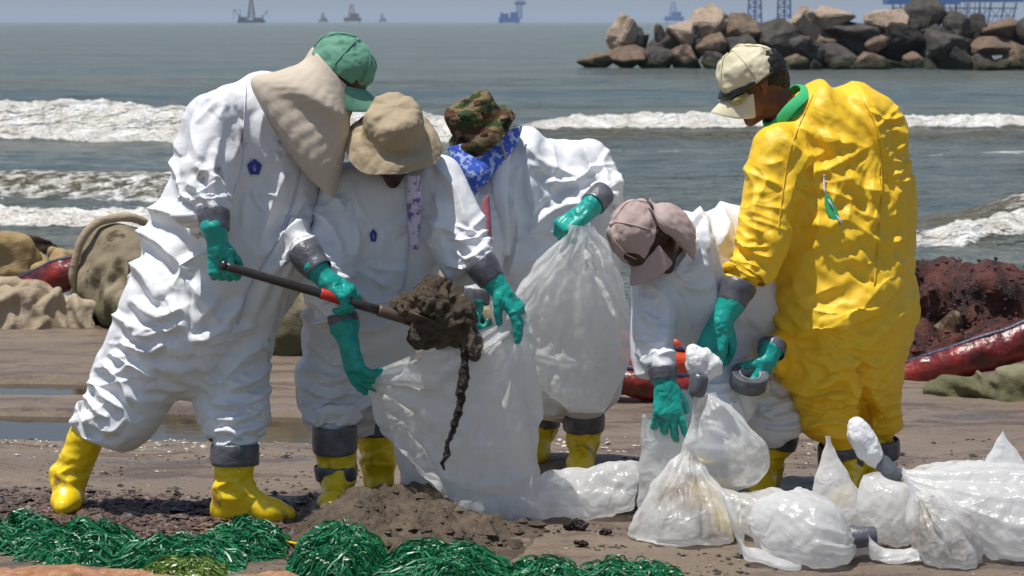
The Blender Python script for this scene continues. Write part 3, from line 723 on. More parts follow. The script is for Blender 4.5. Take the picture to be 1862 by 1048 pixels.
def band(parent, a, b, ra, rb, mat='tape', name='tape_band', seed=0):
    """tape wound round a wrist or ankle; it cinches the cloth underneath"""
    for ch in parent.children:
        if ch.name.startswith('coverall'):
            me = ch.data; n = len(me.vertices); co = np.empty(n*3, np.float32); me.vertices.foreach_get('co', co); v = co.reshape(-1, 3).astype(float)+wloc(parent)
            A = np.array(a, float); ax = np.array(b, float)-A; L = np.linalg.norm(ax); ax /= L; s = (v-A)@ax; q = v-A-s[:, None]*ax; d = np.linalg.norm(q, axis=1)
            lim = np.where(s < 0, ra*.93-s*1.0, np.where(s < L, ra*.93, ra*.80)); m = (s > -.10) & (s < L+.16) & (d < ra*2.3) & (d > lim)
            v[m] -= q[m]*(1-lim[m]/d[m])[:, None]; me.vertices.foreach_set('co', (v-wloc(parent)).astype(np.float32).ravel()); me.update()
    a = np.array(a, float); b = np.array(b, float)
    ra *= 1.06; rb *= 1.07; pts = [a+(b-a)*t_ for t_ in (-.03, 0, .3, .5, .7, 1, 1.03)]; rr = [ra*.93, ra, ra*.99+rb*.01, (ra+rb)/2*1.02, rb*1.01, rb, rb*.93]
    v, f = tube(pts, rr, 20, closed=False)
    ctr = (a+b)/2; rad = v-ctr; h = nz(v, 16, seed, 3)
    v = v+rad/np.linalg.norm(rad, axis=1, keepdims=True)*(h*.005)[:, None]
    return obj(name, v, f, M[mat], parent, sub=1)
def boot(parent, top, ankle, toe, rtop=.074, seed=0, mat='boot', clip=0.0, heel_back=.07):
    """rubber boot: shaft, heel, instep, rounded toe and a sole; toe and heel on the ground"""
    top = np.array(top, float); ank = np.array(ankle, float); toe = np.array(toe, float)
    d = toe-ank; d[2] = 0; Ld = np.linalg.norm(d); d /= Ld; z0 = clip
    heel = np.array((ank[0], ank[1], z0))-d*heel_back*.45+np.array((0, 0, .042)); ball = np.array((toe[0], toe[1], z0))-d*.08+np.array((0, 0, .043)); tip = np.array((toe[0], toe[1], z0))-d*.03+np.array((0, 0, .034))
    side = np.array((-d[1], d[0], 0))
    am = ank.copy(); am[2] = z0+.11
    L = [cap(top, am, rtop, .054, .03), cap(am, heel, .052, .045, .03), cap(am, ball, .046, .036, .035), cap(heel, ball, .041, .038, .02),
         cap(ball-side*.014, ball+side*.014, .038, .038, .02), cap(ball, tip, .039, .031, .02)]
    V, Q = implicit(L, .008, 3)
    N = vnormals(V, Q); hz = np.clip((V[:, 2]-z0-.05)/.1, 0, 1)
    cr = np.abs(nz(V, 9, seed+2, 3, (1, 1, 1.6)))
    ank_ = np.exp(-((V[:, 2]-z0-.12)/.06)**2); V = V+N*((.28-cr)*.012*hz*(.6+2.2*ank_)+nz(V, 4, seed, 2)*.008*hz)[:, None]
    V[:, 2] = np.maximum(V[:, 2], z0+.004)
    b = obj('boot', V, Q, M[mat], parent, sub=1)
    # sole: outline extruded
    pr = []
    for i in range(20):
        a = 2*math.pi*i/20; c_, s_ = math.cos(a), math.sin(a)
        w_ = .047 if c_ > 0 else .038
        ctr = (heel+ball)/2; half = np.linalg.norm((ball-heel)[:2])/2+.045
        pr.append(ctr+d*half*np.sign(c_)*abs(c_)**.8+side*w_*s_)
    pr = np.array(pr); lo = pr.copy(); lo[:, 2] = z0+.001; hi = pr.copy(); hi[:, 2] = z0+.02
    n = 20; f = [tuple(range(n))[::-1], tuple(range(n, 2*n))]+[(i, (i+1) % n, n+(i+1) % n, n+i) for i in range(n)]
    obj('sole', np.vstack([lo, hi]), f, M['bootsole'], b, smooth=False)
    return b
M['bootsole'] = simple('dirty_boot_sole', (.20, .13, .03), .6, .4, 20, .002)
def cap_hat(parent, c, fr, mat, s=1.0, brim=True, name='cap', seed=0, brim_len=.075, dome=(.090, .104, .088), slump=.012, bmat=None, ctr=(0, 0, .032)):
    T = lambda q: np.array(c)+(fr@np.asarray(q).T).T*s
    nu, nv = 13, 32; V = []
    for i in range(nu):
        a = math.pi/2*i/(nu-1)
        for j in range(nv):
            b = 2*math.pi*j/nv; k = math.cos(a*.98)
            V.append((dome[0]*math.sin(b)*max(math.cos(a), .012)**.8, dome[1]*math.cos(b)*max(math.cos(a), .012)**.8, dome[2]*math.sin(a)))
    V = np.array(V)+np.array(ctr)
    lo = V[:nv].copy(); lo[:, 2] -= .022; V = np.vstack([lo, V])
    W = T(V); h = nz(W, 10, seed, 3); hr = np.abs(nz(W, 14, seed+3, 3)); nrm = (W-np.array(c)); nrm /= np.linalg.norm(nrm, axis=1, keepdims=True)
    W = W+nrm*((h*slump)+(.25-hr)*slump)[:, None]
    Wc, Fc_ = subdiv(W, grid_faces(nu+1, nv, False, True)[:, ::-1], 2); Nn = vnormals(Wc, Fc_); Wc = Wc+Nn*(np.minimum(0, .10-np.abs(nz(Wc, 13, seed+7, 3)))*.010+(.0-np.abs(nz(Wc, 32, seed+5, 2)))*.002)[:, None]
    o = obj(name, Wc, Fc_, M[mat], parent, solid=.003)
    pts = []                                                      # top button
    v, f = tube([T((0, 0, dome[2]+ctr[2]-.002)), T((0, 0, dome[2]+ctr[2]+.005)), T((0, 0, dome[2]+ctr[2]+.009))], [.011*s, .009*s, .003*s], 10)
    obj('button', v, f, M[mat], o)
    for q in range(6):                                            # seams of the panels
        b = 2*math.pi*(q+.5)/6; pp = []
        for i in range(9):
            a = math.pi/2*i/8.5; pp.append((dome[0]*math.sin(b)*math.cos(a)**.8*1.012, dome[1]*math.cos(b)*math.cos(a)**.8*1.012, dome[2]*math.sin(a)*1.012))
        pw = T(np.array(pp)+np.array(ctr)); hh = nz(pw, 10, seed, 3); h2 = np.abs(nz(pw, 14, seed+3, 3)); nn = pw-np.array(c); nn /= np.linalg.norm(nn, axis=1, keepdims=True)
        pw = pw+nn*((hh*slump)+(.25-h2)*slump)[:, None]
        v, f = tube(pw, .0022*s, 5); obj('seam', v, f, M[bmat or mat], o)
    if brim:
        nu2, nv2 = 8, 19; B = []
        for i in range(nu2):
            t = i/(nu2-1)
            for j in range(nv2):
                b = R(-72+144*j/(nv2-1)); r = math.cos(b*.95)
                x = (dome[0]-.002)*math.sin(b)*(1+.04*t); y = (dome[1]-.006)*math.cos(b)+t*brim_len*max(r, 0)**.55
                z = -.020-.010*t-.9*(x*x)/.09*(.3+.7*t)
                B.append((x, y, z))
        bw = T(np.array(B)+np.array(ctr)); obj('brim', bw, grid_faces(nu2, nv2), M[bmat or mat], o, solid=.004, sub=1)
    return o
def bucket_hat(parent, c, fr, mat, r_brim=.155, seed=0, s=1.0, crown=.1, droop=.03, lines=()):
    T = lambda q: np.array(c)+(fr@np.asarray(q).T).T*s
    prof = [(.0004, .100), (.035, .101), (.068, .099), (.083, .092), (.089, .075), (.092, .045), (.094, .015), (.097, .0), (.110, -.004), (.130, -.012), (r_brim-.006, -.020-droop*.5), (r_brim, -.022-droop*.6)]
    nv = 48; V = []
    for r, z in prof:
        for j in range(nv):
            b = 2*math.pi*j/nv; wv = (max(0, r-.1)/.05)*(.010*math.sin(2*b+seed)+.008*math.sin(3*b+1.3*seed)+.004*math.sin(7*b))
            V.append((r*math.sin(b)*.98, r*math.cos(b)*1.06, z*crown/.1 if z > 0 else z+wv))
    V = np.array(V); W = T(V); up = fr[:, 2]
    k = np.clip((V[:, 2]-.01)/.06, 0, 1)
    W = W+up*((nz(W, 9, seed, 3)*.014-np.abs(nz(W, 12, seed+5, 3))*.020)*k)[:, None]
    rad = W-np.array(c); rad -= np.outer(rad@up, up); rad /= np.linalg.norm(rad, axis=1, keepdims=True)+1e-9
    W = W+rad*((nz(W, 14, seed+9, 2)*.008)*np.clip(k+.2, 0, 1))[:, None]
    Fh = grid_faces(len(prof), nv, False, True)[:, ::-1]; W[:nv] = W[:nv].mean(0)+(W[:nv]-W[:nv].mean(0))*.1
    W, Fh = subdiv(W, Fh); W, Fh = subdiv(W, Fh); W = folds(W, Fh, [(a, b, c*1.25) for a, b, c in lines], .95); Nn = vnormals(W, Fh); W = W+Nn*((.16-np.abs(nz(W, 12, seed+3, 3)))*.010+(.16-np.abs(nz(W, 30, seed+5, 2)))*.003)[:, None]
    o = obj('bucket_hat', W, Fh, M[mat], parent, sub=1, solid=.003); tv = np.array([c]) ; dk = T(np.array([(0.012*math.sin(a), .012*math.cos(a), crown*1.0-.004+(.001)) for a in np.linspace(0, 6.283, 13)[:-1]]))
    for rr, zz, nm in ((.096, .004, 'seam'), (r_brim-.012, -.022-droop*.5, 'stitching'), (.0815, .094*crown/.1, 'seam')):
        ring = []
        for j in range(48):
            b = 2*math.pi*j/48; wv = (max(0, rr-.1)/.05)*(.010*math.sin(2*b+seed)+.008*math.sin(3*b+1.3*seed)+.004*math.sin(7*b))
            ring.append((rr*math.sin(b)*.98, rr*math.cos(b)*1.06, zz+(wv if zz < 0 else 0)))
        if nm == 'seam' and zz > .05: continue
        rw = T(np.array(ring)); v, f = tube(np.vstack([rw, rw[:1]]), .0022*s, 5, closed=False); obj(nm, v, f, M[mat], o)
    return o
def cloth_sheet(name, rows, mat, parent, coll, nu=34, nv=34, pinrows=(0,), arc=(0, math.pi), steps=70, grow=1.05, grav=9.8, solid=.003, shape=.01, seed=0, extra_pin=None, sub=1, lines=()):
    V, Fq = loft(rows, nu, nv, arc, closed=False)
    w = np.zeros((nu, nv))
    for r in pinrows: w[r] = 1
    if extra_pin is not None: extra_pin(w)
    x = drape(V, Fq, coll, w.ravel(), None, gpar=grow, gper=grow, steps=steps, grav=grav, shape=shape, seed=seed, bend=.5)
    return obj(name, x, Fq, mat if not isinstance(mat, str) else M[mat], parent, sub=sub, solid=solid)
def project_patch(name, mesh, poly, mat, parent, off=.003, thick=0):
    """print or strip lying on a garment: outline points dropped on to its surface along the line of sight"""
    bv = BVHTree.FromPolygons(mesh[0].tolist(), mesh[1].tolist()); o = Vector(cam.location); V = []
    for px, py in poly:
        d = (Vector(P(px, py, 8.0))-o).normalized(); hit = bv.ray_cast(o, d)
        h = hit[0] if hit[0] is not None else o+d*8; n = hit[1] if hit[0] is not None else -d
        if n.dot(d) > 0: n = -n
        V.append(np.array(h-d*off))
    return V
def patch_poly(name, mesh, poly, mat, parent, off=.004):
    c = np.mean(poly, axis=0); pts = [tuple(c)]+[tuple(p) for p in poly]; V = project_patch(name, mesh, pts, mat, parent, off); n = len(poly)
    return obj(name, V, [(0, 1+i, 1+(i+1) % n) for i in range(n)], M[mat], parent)
def strip(name, mesh, pts, wpx, mat, parent, off=.004):
    pts = catmull(pts, 24); L = [(x-wpx/2, y) for x, y in pts]; Rr = [(x+wpx/2, y) for x, y in pts]
    V = project_patch(name, mesh, L+Rr, mat, parent, off); n = len(pts)
    return obj(name, V, [(i, i+1, n+i+1, n+i) for i in range(n-1)], M[mat], parent, solid=.002)
def emblem(mesh, cx, cy, w, h, parent):
    poly = [(cx+w*math.sin(2*math.pi*i/5), cy-h*math.cos(2*math.pi*i/5)) for i in range(5)]
    o = patch_poly('emblem', mesh, poly, 'emblem', parent, .006)
    for dx, dy, ww, hh in ((-.1, -.28, .42, .05), (0, .18, .25, .14), (.0, -.02, .5, .03)):
        q = [(cx+w*(dx-ww/2*1.2), cy+h*(dy-hh)), (cx+w*(dx+ww/2*1.2), cy+h*(dy-hh+.12)), (cx+w*(dx+ww/2*1.2), cy+h*(dy+hh+.12)), (cx+w*(dx-ww/2*1.2), cy+h*(dy+hh))]
        patch_poly('lettering', mesh, q, 'emblemlight', o, .008)
def rel(o, mesh): return mesh

# ---- 1: person with the shovel
Y = 7.95
p1 = empty('person', G(330, 940), 'person in white coveralls, green cap and tan neck cloth leaning over a shovel', 'person', 'people filling bags on the beach')
torso = chain([(478, 232, 0.02, 80), (425, 360, 0, 92), (360, 480, 0, 104), (345, 540, 0, 100)], Y, .10)+chain([(528, 280, .06, 66), (492, 385, .05, 72), (420, 500, .03, 78)], Y, .10)+chain([(380, 215, -.02, 58), (350, 330, .0, 55), (300, 440, .02, 60)], Y, .10)+chain([(425, 205, -.05, 66), (475, 215, 0, 82)], Y, .10)
ra = chain([(402, 208, -.15, 58), (366, 305, -.25, 46), (388, 386, -.33, 29)], Y, .03)
la = chain([(530, 300, .10, 48), (532, 400, .0, 38), (560, 464, -.21, 28)], Y, .02)
bl = chain([(300, 520, -.02, 84), (222, 668, 0, 66), (172, 768, .05, 43)], Y, .04)
fl = chain([(415, 535, .03, 78), (424, 680, -.04, 64), (427, 800, -.12, 43)], Y, .04)
lim1 = torso+ra+la+bl+fl
H1 = P(606, 138, Y-.02); fr1 = frame((.80, -.16, -.58), (.60, -.08, .79))
F1 = [([(300, 270), (330, 330), (335, 395)], 12, .022), ([(352, 300), (392, 330), (420, 372)], 9, .020), ([(345, 330), (380, 372)], 8, .016), ([(440, 215), (432, 262), (415, 300)], 12, .016),
 ([(255, 380), (330, 395), (395, 452)], 13, .030), ([(235, 410), (300, 450), (350, 500)], 12, .028), ([(222, 470), (262, 500), (300, 560)], 12, .026), ([(395, 452), (350, 470), (315, 520)], 10, .022), ([(330, 200), (318, 240), (330, 285)], 12, .02),
 ([(240, 545), (290, 575), (330, 560)], 10, .024), ([(228, 590), (270, 612), (335, 585)], 10, .022), ([(215, 620), (262, 640), (300, 625)], 9, .022), ([(200, 640), (250, 672), (285, 690)], 9, .020), ([(185, 655), (215, 690), (240, 740)], 9, .020), ([(165, 680), (185, 720), (225, 745)], 9, .02), ([(150, 715), (180, 750), (200, 760)], 8, .016), ([(150, 760), (200, 785), (228, 760)], 8, .012),
 ([(520, 310), (490, 380), (470, 450)], 12, .018), ([(560, 350), (520, 420), (470, 470)], 11, .02), ([(575, 375), (545, 410), (500, 445)], 9, .02), ([(450, 540), (400, 600), (345, 622)], 12, .022), ([(470, 590), (400, 612), (350, 616)], 9, .016), ([(330, 500), (380, 560), (400, 600)], 11, .018),
 ([(492, 620), (440, 650), (400, 700)], 11, .022), ([(495, 660), (460, 690), (410, 715)], 9, .020), ([(495, 700), (450, 735), (385, 735)], 9, .022), ([(490, 730), (440, 762), (380, 760)], 8, .018), ([(485, 770), (440, 785), (385, 782)], 7, .014), ([(360, 640), (385, 700), (390, 740)], 11, .018), ([(370, 690), (430, 700), (480, 678)], 9, .014),
 ([(480, 200), (470, 260), (490, 300)], 12, .014), ([(365, 180), (350, 240), (362, 290)], 11, .014), ([(400, 250), (385, 320), (398, 370)], 8, .014), ([(340, 350), (360, 375), (400, 378)], 6, .010)]
o1, g1 = garment('coverall', lim1, [(P(388, 398, Y-.33), S(34, Y)), (P(566, 476, Y-.21), S(34, Y)), (P(166, 788, Y+.06), S(44, Y)), (P(427, 815, Y-.12), S(48, Y)), (P(520, 180, Y), S(55, Y))], M['suit'][1], p1, gpar=1.085, gper=1.035, bend=.5, shape=.009, seed=3, lines=F1+burst(345, 615, 10, 110, -170, -10, 9, 1)+burst(455, 330, 15, 90, 20, 160, 6, 2)+rungs(150, 740, 170, 770, 45, 4, 3)+rungs(425, 740, 428, 800, 60, 7, 4, 5, .010)+rungs(360, 300, 388, 385, 45, 6, 5, 5, .010)+burst(420, 165, 20, 90, 60, 170, 6, 6, 7, .007)+rungs(290, 560, 190, 700, 70, 9, 7, 7, .010, .5)+rungs(420, 620, 420, 720, 65, 5, 8, 7, .009, -.4)+rungs(535, 400, 558, 455, 35, 5, 9, 5, .009))
body(p1, torso+ra+la+bl+fl, H1, fr1, P(530, 215, Y), 'skinshade')
band(p1, P(388, 383, Y-.32), P(389, 418, Y-.34), .051, .047, seed=1); band(p1, P(550, 455, Y-.19), P(580, 492, Y-.235), .052, .045, seed=2)
band(p1, P(427, 808, Y-.125), P(427, 845, Y-.13), .078, .077, seed=3)
hand(p1, P(398, 448, Y-.345), (.10, -.05, -1), (.15, 1, .05), side=-1, curl=(62, 80, 50), thumb=(25, 50), cuff=P(389, 412, Y-.34), seed=1, size=.98, cuff_r=.046)
hand(p1, P(592, 508, Y-.24), (.80, -.18, -.50), (-.45, .55, -.75), side=-1, curl=(42, 62, 40), thumb=(45, 35), cuff=P(572, 484, Y-.225), seed=2, size=1.0, cuff_r=.045)
boot(p1, P(158, 795, Y+.06), P(126, 900, Y+.07), G(112, 944), rtop=.068, seed=1, clip=-.0)
boot(p1, P(427, 835, Y-.125), P(424, 930, Y-.13), G(538, 955), rtop=.070, seed=2)
cap_hat(p1, H1, fr1, 'greencap', 1.06, seed=2, ctr=(0, .004, .044), brim_len=.095)
T1 = [((572, 88), (650, 172)), ((548, 98), (642, 184)), ((508, 112), (636, 200)), ((458, 128), (636, 222)), ((480, 185), (629, 250)), ((520, 252), (622, 286)), ((562, 305), (615, 318)), ((592, 332), (607, 342))]
YD = [-.02, -.04, -.09, -.10, -.12, -.13, -.13, -.14]
rows = [(P(*a, Y+YD[i]*(1.0)), P(*b, Y+YD[i]*.9), d) for i, ((a, b), d) in enumerate(zip(T1, (.10, .12, .12, .10, .09, .08, .06, .03)))]
cloth_sheet('neck_cloth', rows, 'tan', p1, head_caps(H1, fr1)[:4]+[cap(c[0], c[1], c[2]*.97, c[3]*.97) for c in torso[:6]], 44, 40, (0, 1), steps=60, grow=1.04, shape=.04, seed=4, lines=[([(590, 95), (560, 150), (600, 200)], 7, 0.021), ([(560, 105), (540, 160), (570, 210)], 7, 0.018), ([(625, 130), (600, 170), (610, 210)], 7, 0.021), ([(640, 150), (620, 190), (615, 260)], 7, 0.018), ([(520, 118), (515, 180), (545, 240)], 8, 0.015), ([(575, 130), (590, 200), (600, 290)], 8, 0.015), ([(490, 130), (500, 180), (520, 215)], 7, 0.012), ([(600, 110), (580, 140), (545, 150)], 5, 0.015), ([(632, 215), (600, 240), (590, 300)], 7, 0.012)])
emblem(g1, 463, 305, 14, 16, p1)
strip('seam', g1, [(448, 152), (444, 215), (440, 300), (425, 352)], 2, 'seamcol', p1, .003)
strip('zip', g1, [(546, 300), (535, 360), (505, 440), (455, 520), (432, 590)], 3.5, 'zip', p1)

# ---- 2: person in the khaki hat holding the big bag open
Y = 8.12
p2 = empty('person', G(640, 920), 'person in white coveralls and khaki bucket hat holding the big bag open', 'person', 'people filling bags on the beach')
torso = chain([(672, 355, -.12, 64), (648, 480, 0, 74), (628, 600, .08, 84)], Y, .10)+chain([(762, 345, -.12, 60), (716, 460, -.02, 66), (664, 590, .1, 76)], Y, .10)
ra = chain([(626, 335, -.16, 50), (592, 440, -.24, 44), (622, 572, -.34, 27)], Y, .02)
la = chain([(800, 322, -.15, 54), (846, 408, -.23, 48), (880, 484, -.33, 29)], Y, .03)
rl = chain([(598, 610, .05, 66), (600, 700, -.02, 60), (608, 768, -.06, 38)], Y, .03)
ll = chain([(680, 615, .12, 66), (690, 700, .16, 55), (684, 755, .20, 38)], Y, .03)
lim2 = torso+ra+la+rl+ll
H2 = P(716, 262, Y-.26); fr2 = frame((.02, -.80, -.60), (.05, -.55, .83))
F2 = [([(590, 340), (625, 380), (640, 440)], 10, .020), ([(570, 385), (600, 410), (622, 460)], 9, .020), ([(562, 430), (595, 470), (605, 520)], 9, .020), ([(640, 330), (650, 400), (646, 470)], 10, .014), ([(790, 300), (830, 350), (850, 410)], 9, .014), ([(770, 400), (820, 420), (862, 460)], 9, .018), ([(790, 350), (800, 400), (785, 440)], 10, .018),
 ([(820, 450), (850, 470), (880, 455)], 7, .014), ([(640, 520), (690, 560), (735, 540)], 11, .02), ([(620, 590), (670, 600), (730, 575)], 10, .018), ([(560, 620), (610, 660), (660, 640)], 10, .022), ([(545, 660), (600, 690), (650, 672)], 9, .022), ([(550, 700), (600, 722), (640, 705)], 8, .018), ([(565, 740), (600, 755), (640, 742)], 7, .014), ([(545, 560), (570, 600), (560, 650)], 10, .018), ([(700, 420), (690, 480), (700, 530)], 10, .012), ([(600, 480), (630, 520), (640, 560)], 8, .014), ([(540, 500), (560, 540), (545, 590)], 9, .015)]
o2, g2 = garment('coverall', lim2, [(P(623, 585, Y-.34), S(30, Y)), (P(884, 494, Y-.33), S(32, Y)), (P(608, 785, Y-.07), S(42, Y)), (P(685, 772, Y+.2), S(42, Y)), (P(715, 300, Y-.15), S(45, Y))], M['suit'][0], p2, gpar=1.085, gper=1.035, bend=.5, shape=.009, seed=8, lines=F2+burst(650, 600, 10, 110, 100, 250, 8, 11)+burst(640, 350, 10, 90, 60, 150, 6, 12)+burst(785, 380, 10, 90, 60, 170, 6, 13)+rungs(596, 440, 620, 560, 40, 9, 14, 5, .010)+rungs(846, 400, 880, 480, 45, 7, 15, 5, .010)+rungs(600, 690, 608, 770, 55, 8, 16, 5, .010)+rungs(690, 690, 686, 760, 45, 5, 17, 5, .009)+rungs(690, 480, 660, 600, 70, 6, 18, 7, .008))
body(p2, lim2, H2, fr2, P(716, 310, Y-.12), 'skinshade')
band(p2, P(622, 572, Y-.34), P(628, 602, Y-.35), .048, .043, seed=5); band(p2, P(872, 476, Y-.33), P(896, 510, Y-.345), .052, .045, seed=6)
band(p2, P(608, 775, Y-.068), P(609, 822, Y-.065), .073, .073, seed=7); band(p2, P(684, 765, Y+.2), P(684, 790, Y+.2), .073, .073, seed=8)
band(p2, P(610, 846, Y-.055), P(611, 872, Y-.055), .0715, .069, seed=9)
hand(p2, P(634, 622, Y-.36), (.22, -.12, -1), (.75, .5, -.1), side=1, curl=((18, 22, 16), (24, 26, 16), (32, 30, 20), (40, 34, 22)), thumb=(22, 40), cuff=P(627, 596, Y-.35), seed=3, size=1.05, cuff_r=.050, spread=3)
hand(p2, P(908, 528, Y-.355), (.66, -.10, -.74), (-.45, .30, -.5), side=1, curl=((22, 20, 15), (26, 26, 18), (30, 30, 20), (36, 32, 20)), thumb=(20, 45), cuff=P(893, 505, Y-.345), seed=4, size=1.0, cuff_r=.044)
boot(p2, P(609, 812, Y-.06), P(614, 905, Y-.05), G(598, 950), rtop=.070, seed=4)
boot(p2, P(684, 785, Y+.2), P(688, 870, Y+.2), G(682, 905), rtop=.072, seed=5)
bucket_hat(p2, H2+fr2@np.array((0, .012, .052)), fr2, 'khaki', .150, seed=2, crown=.10, s=1.07, lines=[([(684, 222), (712, 212), (742, 226)], 5, .009), ([(735, 196), (752, 212), (764, 236)], 5, .010), ([(692, 240), (722, 236), (750, 244)], 5, .008), ([(700, 196), (690, 214), (684, 236)], 4, .008), ([(720, 206), (730, 226), (726, 250)], 4, .007), ([(650, 262), (690, 296), (730, 302)], 5, .006), ([(770, 260), (780, 285), (760, 305)], 5, .007), ([(660, 236), (654, 262), (664, 286)], 5, .006)])
rows = [(P(742, 318, Y-.33), P(764, 318, Y-.33), .02), (P(740, 345, Y-.30), P(766, 345, Y-.30), .02), (P(742, 380, Y-.27), P(764, 380, Y-.27), .015), (P(746, 430, Y-.24), P(760, 430, Y-.24), .01)]
cloth_sheet('scarf', rows, 'lilac', p2, lim2[:4], 20, 12, (0,), steps=40, grow=1.05, shape=.03)
emblem(g2, 679, 429, 7, 13, p2)
strip('zip', g2, [(738, 340), (742, 420), (738, 500), (728, 540)], 3, 'zip', p2)

# ---- 3: person in the camouflage hat, at the back
Y = 8.65
p3 = empty('person', G(1030, 850), 'person in white coveralls with camouflage hat and blue bandana gripping a hanging bag', 'person', 'people filling bags on the beach')
torso = chain([(962, 305, 0, 66), (975, 440, .05, 84), (1000, 600, .1, 84)], Y, .10)+chain([(1045, 300, .05, 58), (1045, 440, .08, 72), (1055, 600, .1, 76)], Y, .10)+chain([(965, 302, .02, 66), (1070, 300, .02, 58)], Y, .08)+chain([(985, 400, .02, 66), (1050, 400, .02, 66)], Y, .08)
la = chain([(1070, 290, -.02, 50), (1104, 338, -.1, 40), (1094, 356, -.32, 27)], Y, .03)
ra = chain([(905, 315, -.10, 42), (882, 420, -.18, 36), (868, 530, -.30, 25)], Y, .02)
l1_ = chain([(1065, 620, .1, 66), (1064, 690, .1, 60), (1062, 742, .12, 40)], Y, .03)
l2_ = chain([(990, 620, .2, 66), (984, 690, .25, 52), (982, 750, .3, 36)], Y, .03)
lim3 = torso+la+ra+l1_+l2_
H3 = P(878, 245, Y-.12); fr3 = frame((-.35, -.70, -.62), (-.25, -.28, .90))
F3 = [([(950, 260), (990, 300), (1050, 320)], 12, .018), ([(985, 330), (1040, 330), (1090, 300)], 10, .018), ([(960, 420), (1010, 380), (1060, 370)], 12, .026), ([(940, 440), (990, 420), (1040, 432)], 10, .02), ([(1000, 250), (1010, 300), (1000, 350)], 11, .014), ([(1060, 260), (1080, 310), (1110, 330)], 9, .018), ([(1095, 285), (1105, 320), (1128, 340)], 8, .016), ([(915, 330), (940, 420), (930, 500)], 12, .016), ([(900, 520), (950, 480), (1000, 470)], 12, .018), ([(990, 690), (1040, 715), (1110, 700)], 9, .02), ([(1000, 730), (1050, 740), (1110, 728)], 8, .015), ([(1120, 310), (1125, 345), (1110, 372)], 7, .012)]
o3, g3 = garment('coverall', lim3, [(P(1092, 360, Y-.33), S(28, Y)), (P(866, 540, Y-.3), S(28, Y)), (P(1062, 758, Y+.12), S(44, Y)), (P(982, 765, Y+.3), S(40, Y)), (P(925, 280, Y-.02), S(45, Y))], M['suit'][0], p3, gpar=1.085, gper=1.035, bend=.5, shape=.009, seed=12, lines=F3+burst(1060, 330, 10, 130, 90, 220, 9, 21, 7, .011)+burst(950, 290, 10, 120, 20, 110, 7, 22, 7, .010)+rungs(1080, 290, 1110, 350, 40, 6, 23, 5, .009)+rungs(1060, 690, 1062, 745, 60, 6, 24, 5, .009)+rungs(895, 340, 868, 520, 34, 9, 25, 5, .008))
body(p3, lim3, H3, fr3, P(935, 290, Y))
band(p3, P(1096, 352, Y-.31), P(1078, 372, Y-.36), .044, .043, seed=10); band(p3, P(868, 528, Y-.3), P(866, 552, Y-.31), .044, .042, seed=11)
band(p3, P(1062, 752, Y+.12), P(1062, 780, Y+.13), .073, .073, seed=12); band(p3, P(982, 757, Y+.3), P(982, 776, Y+.3), .07, .07, seed=12)
hand(p3, P(1062, 388, Y-.37), (-.80, -.25, -.5), (-.3, .25, -.9), side=1, curl=(70, 72, 40), thumb=(20, 70), cuff=P(1080, 370, Y-.35), seed=5, size=1.05, cuff_r=.042)
hand(p3, P(866, 556, Y-.31), (-.1, -.2, -1), (.9, .2, 0), side=1, curl=(60, 70, 40), thumb=(25, 50), cuff=P(866, 548, Y-.31), seed=6, size=.8)
boot(p3, P(1062, 775, Y+.13), P(1060, 840, Y+.15), G(1052, 872), rtop=.071, seed=6)
boot(p3, P(982, 775, Y+.3), P(978, 830, Y+.34), G(974, 850), rtop=.068, seed=7)
bucket_hat(p3, H3+fr3@np.array((0, -.0, .050)), frame((-.35, -.8, -.5), (-.36, -.06, .92)), 'camo', .132, seed=5, s=.98, crown=.095, droop=.05, lines=[([(836, 215), (862, 205), (890, 208)], 4, .009), ([(850, 192), (870, 212), (905, 222)], 4, .009), ([(880, 190), (892, 205), (912, 212)], 4, .008), ([(825, 235), (850, 232), (880, 224)], 4, .008)])
rows = [(P(814, 268, Y-.20), P(950, 228, Y-.12), .05), (P(826, 285, Y-.22), P(940, 248, Y-.14), .055), (P(846, 303, Y-.24), P(918, 275, Y-.17), .05), (P(864, 316, Y-.25), P(898, 300, Y-.2), .03), (P(874, 324, Y-.25), P(884, 318, Y-.22), .01)]
cloth_sheet('bandana', rows, 'bandana', p3, head_caps(H3, fr3)[:4], 24, 24, (0,), steps=40, grow=1.06, shape=.05)
rows = [(P(824, 282, Y-.15), P(872, 318, Y-.2), .03), (P(832, 300, Y-.15), P(872, 330, Y-.2), .03), (P(838, 330, Y-.15), P(862, 345, Y-.17), .02)]
cloth_sheet('bandana_tail', rows, 'bandana', p3, [], 12, 10, (0,), steps=30, grow=1.05, shape=.05)
rows = [(P(876, 365, Y-.26), P(890, 352, Y-.26), .01), (P(878, 400, Y-.27), P(893, 400, Y-.27), .012), (P(884, 440, Y-.28), P(895, 438, Y-.28), .01)]
cloth_sheet('undershirt', rows, 'pinkstrip', p3, [], 14, 8, (0, 13), steps=20, grow=1.03, shape=.05)
rows = [(P(893, 292, Y-.17), P(930, 262, Y-.12), .03), (P(896, 330, Y-.19), P(924, 330, Y-.17), .03), (P(902, 380, Y-.17), P(926, 400, Y-.18), .02), (P(908, 460, Y-.15), P(928, 460, Y-.16), .01)]
cloth_sheet('zip_flap', rows, M['suit'][0], p3, [], 24, 10, (0, 23), steps=30, grow=1.04, shape=.04)
v, f = tube([P(900, 235, Y-.22), P(912, 262, Y-.23), P(920, 290, Y-.2)], .004, 6, 10); obj('chin_strap', v, f, M['pinkcap'], p3)

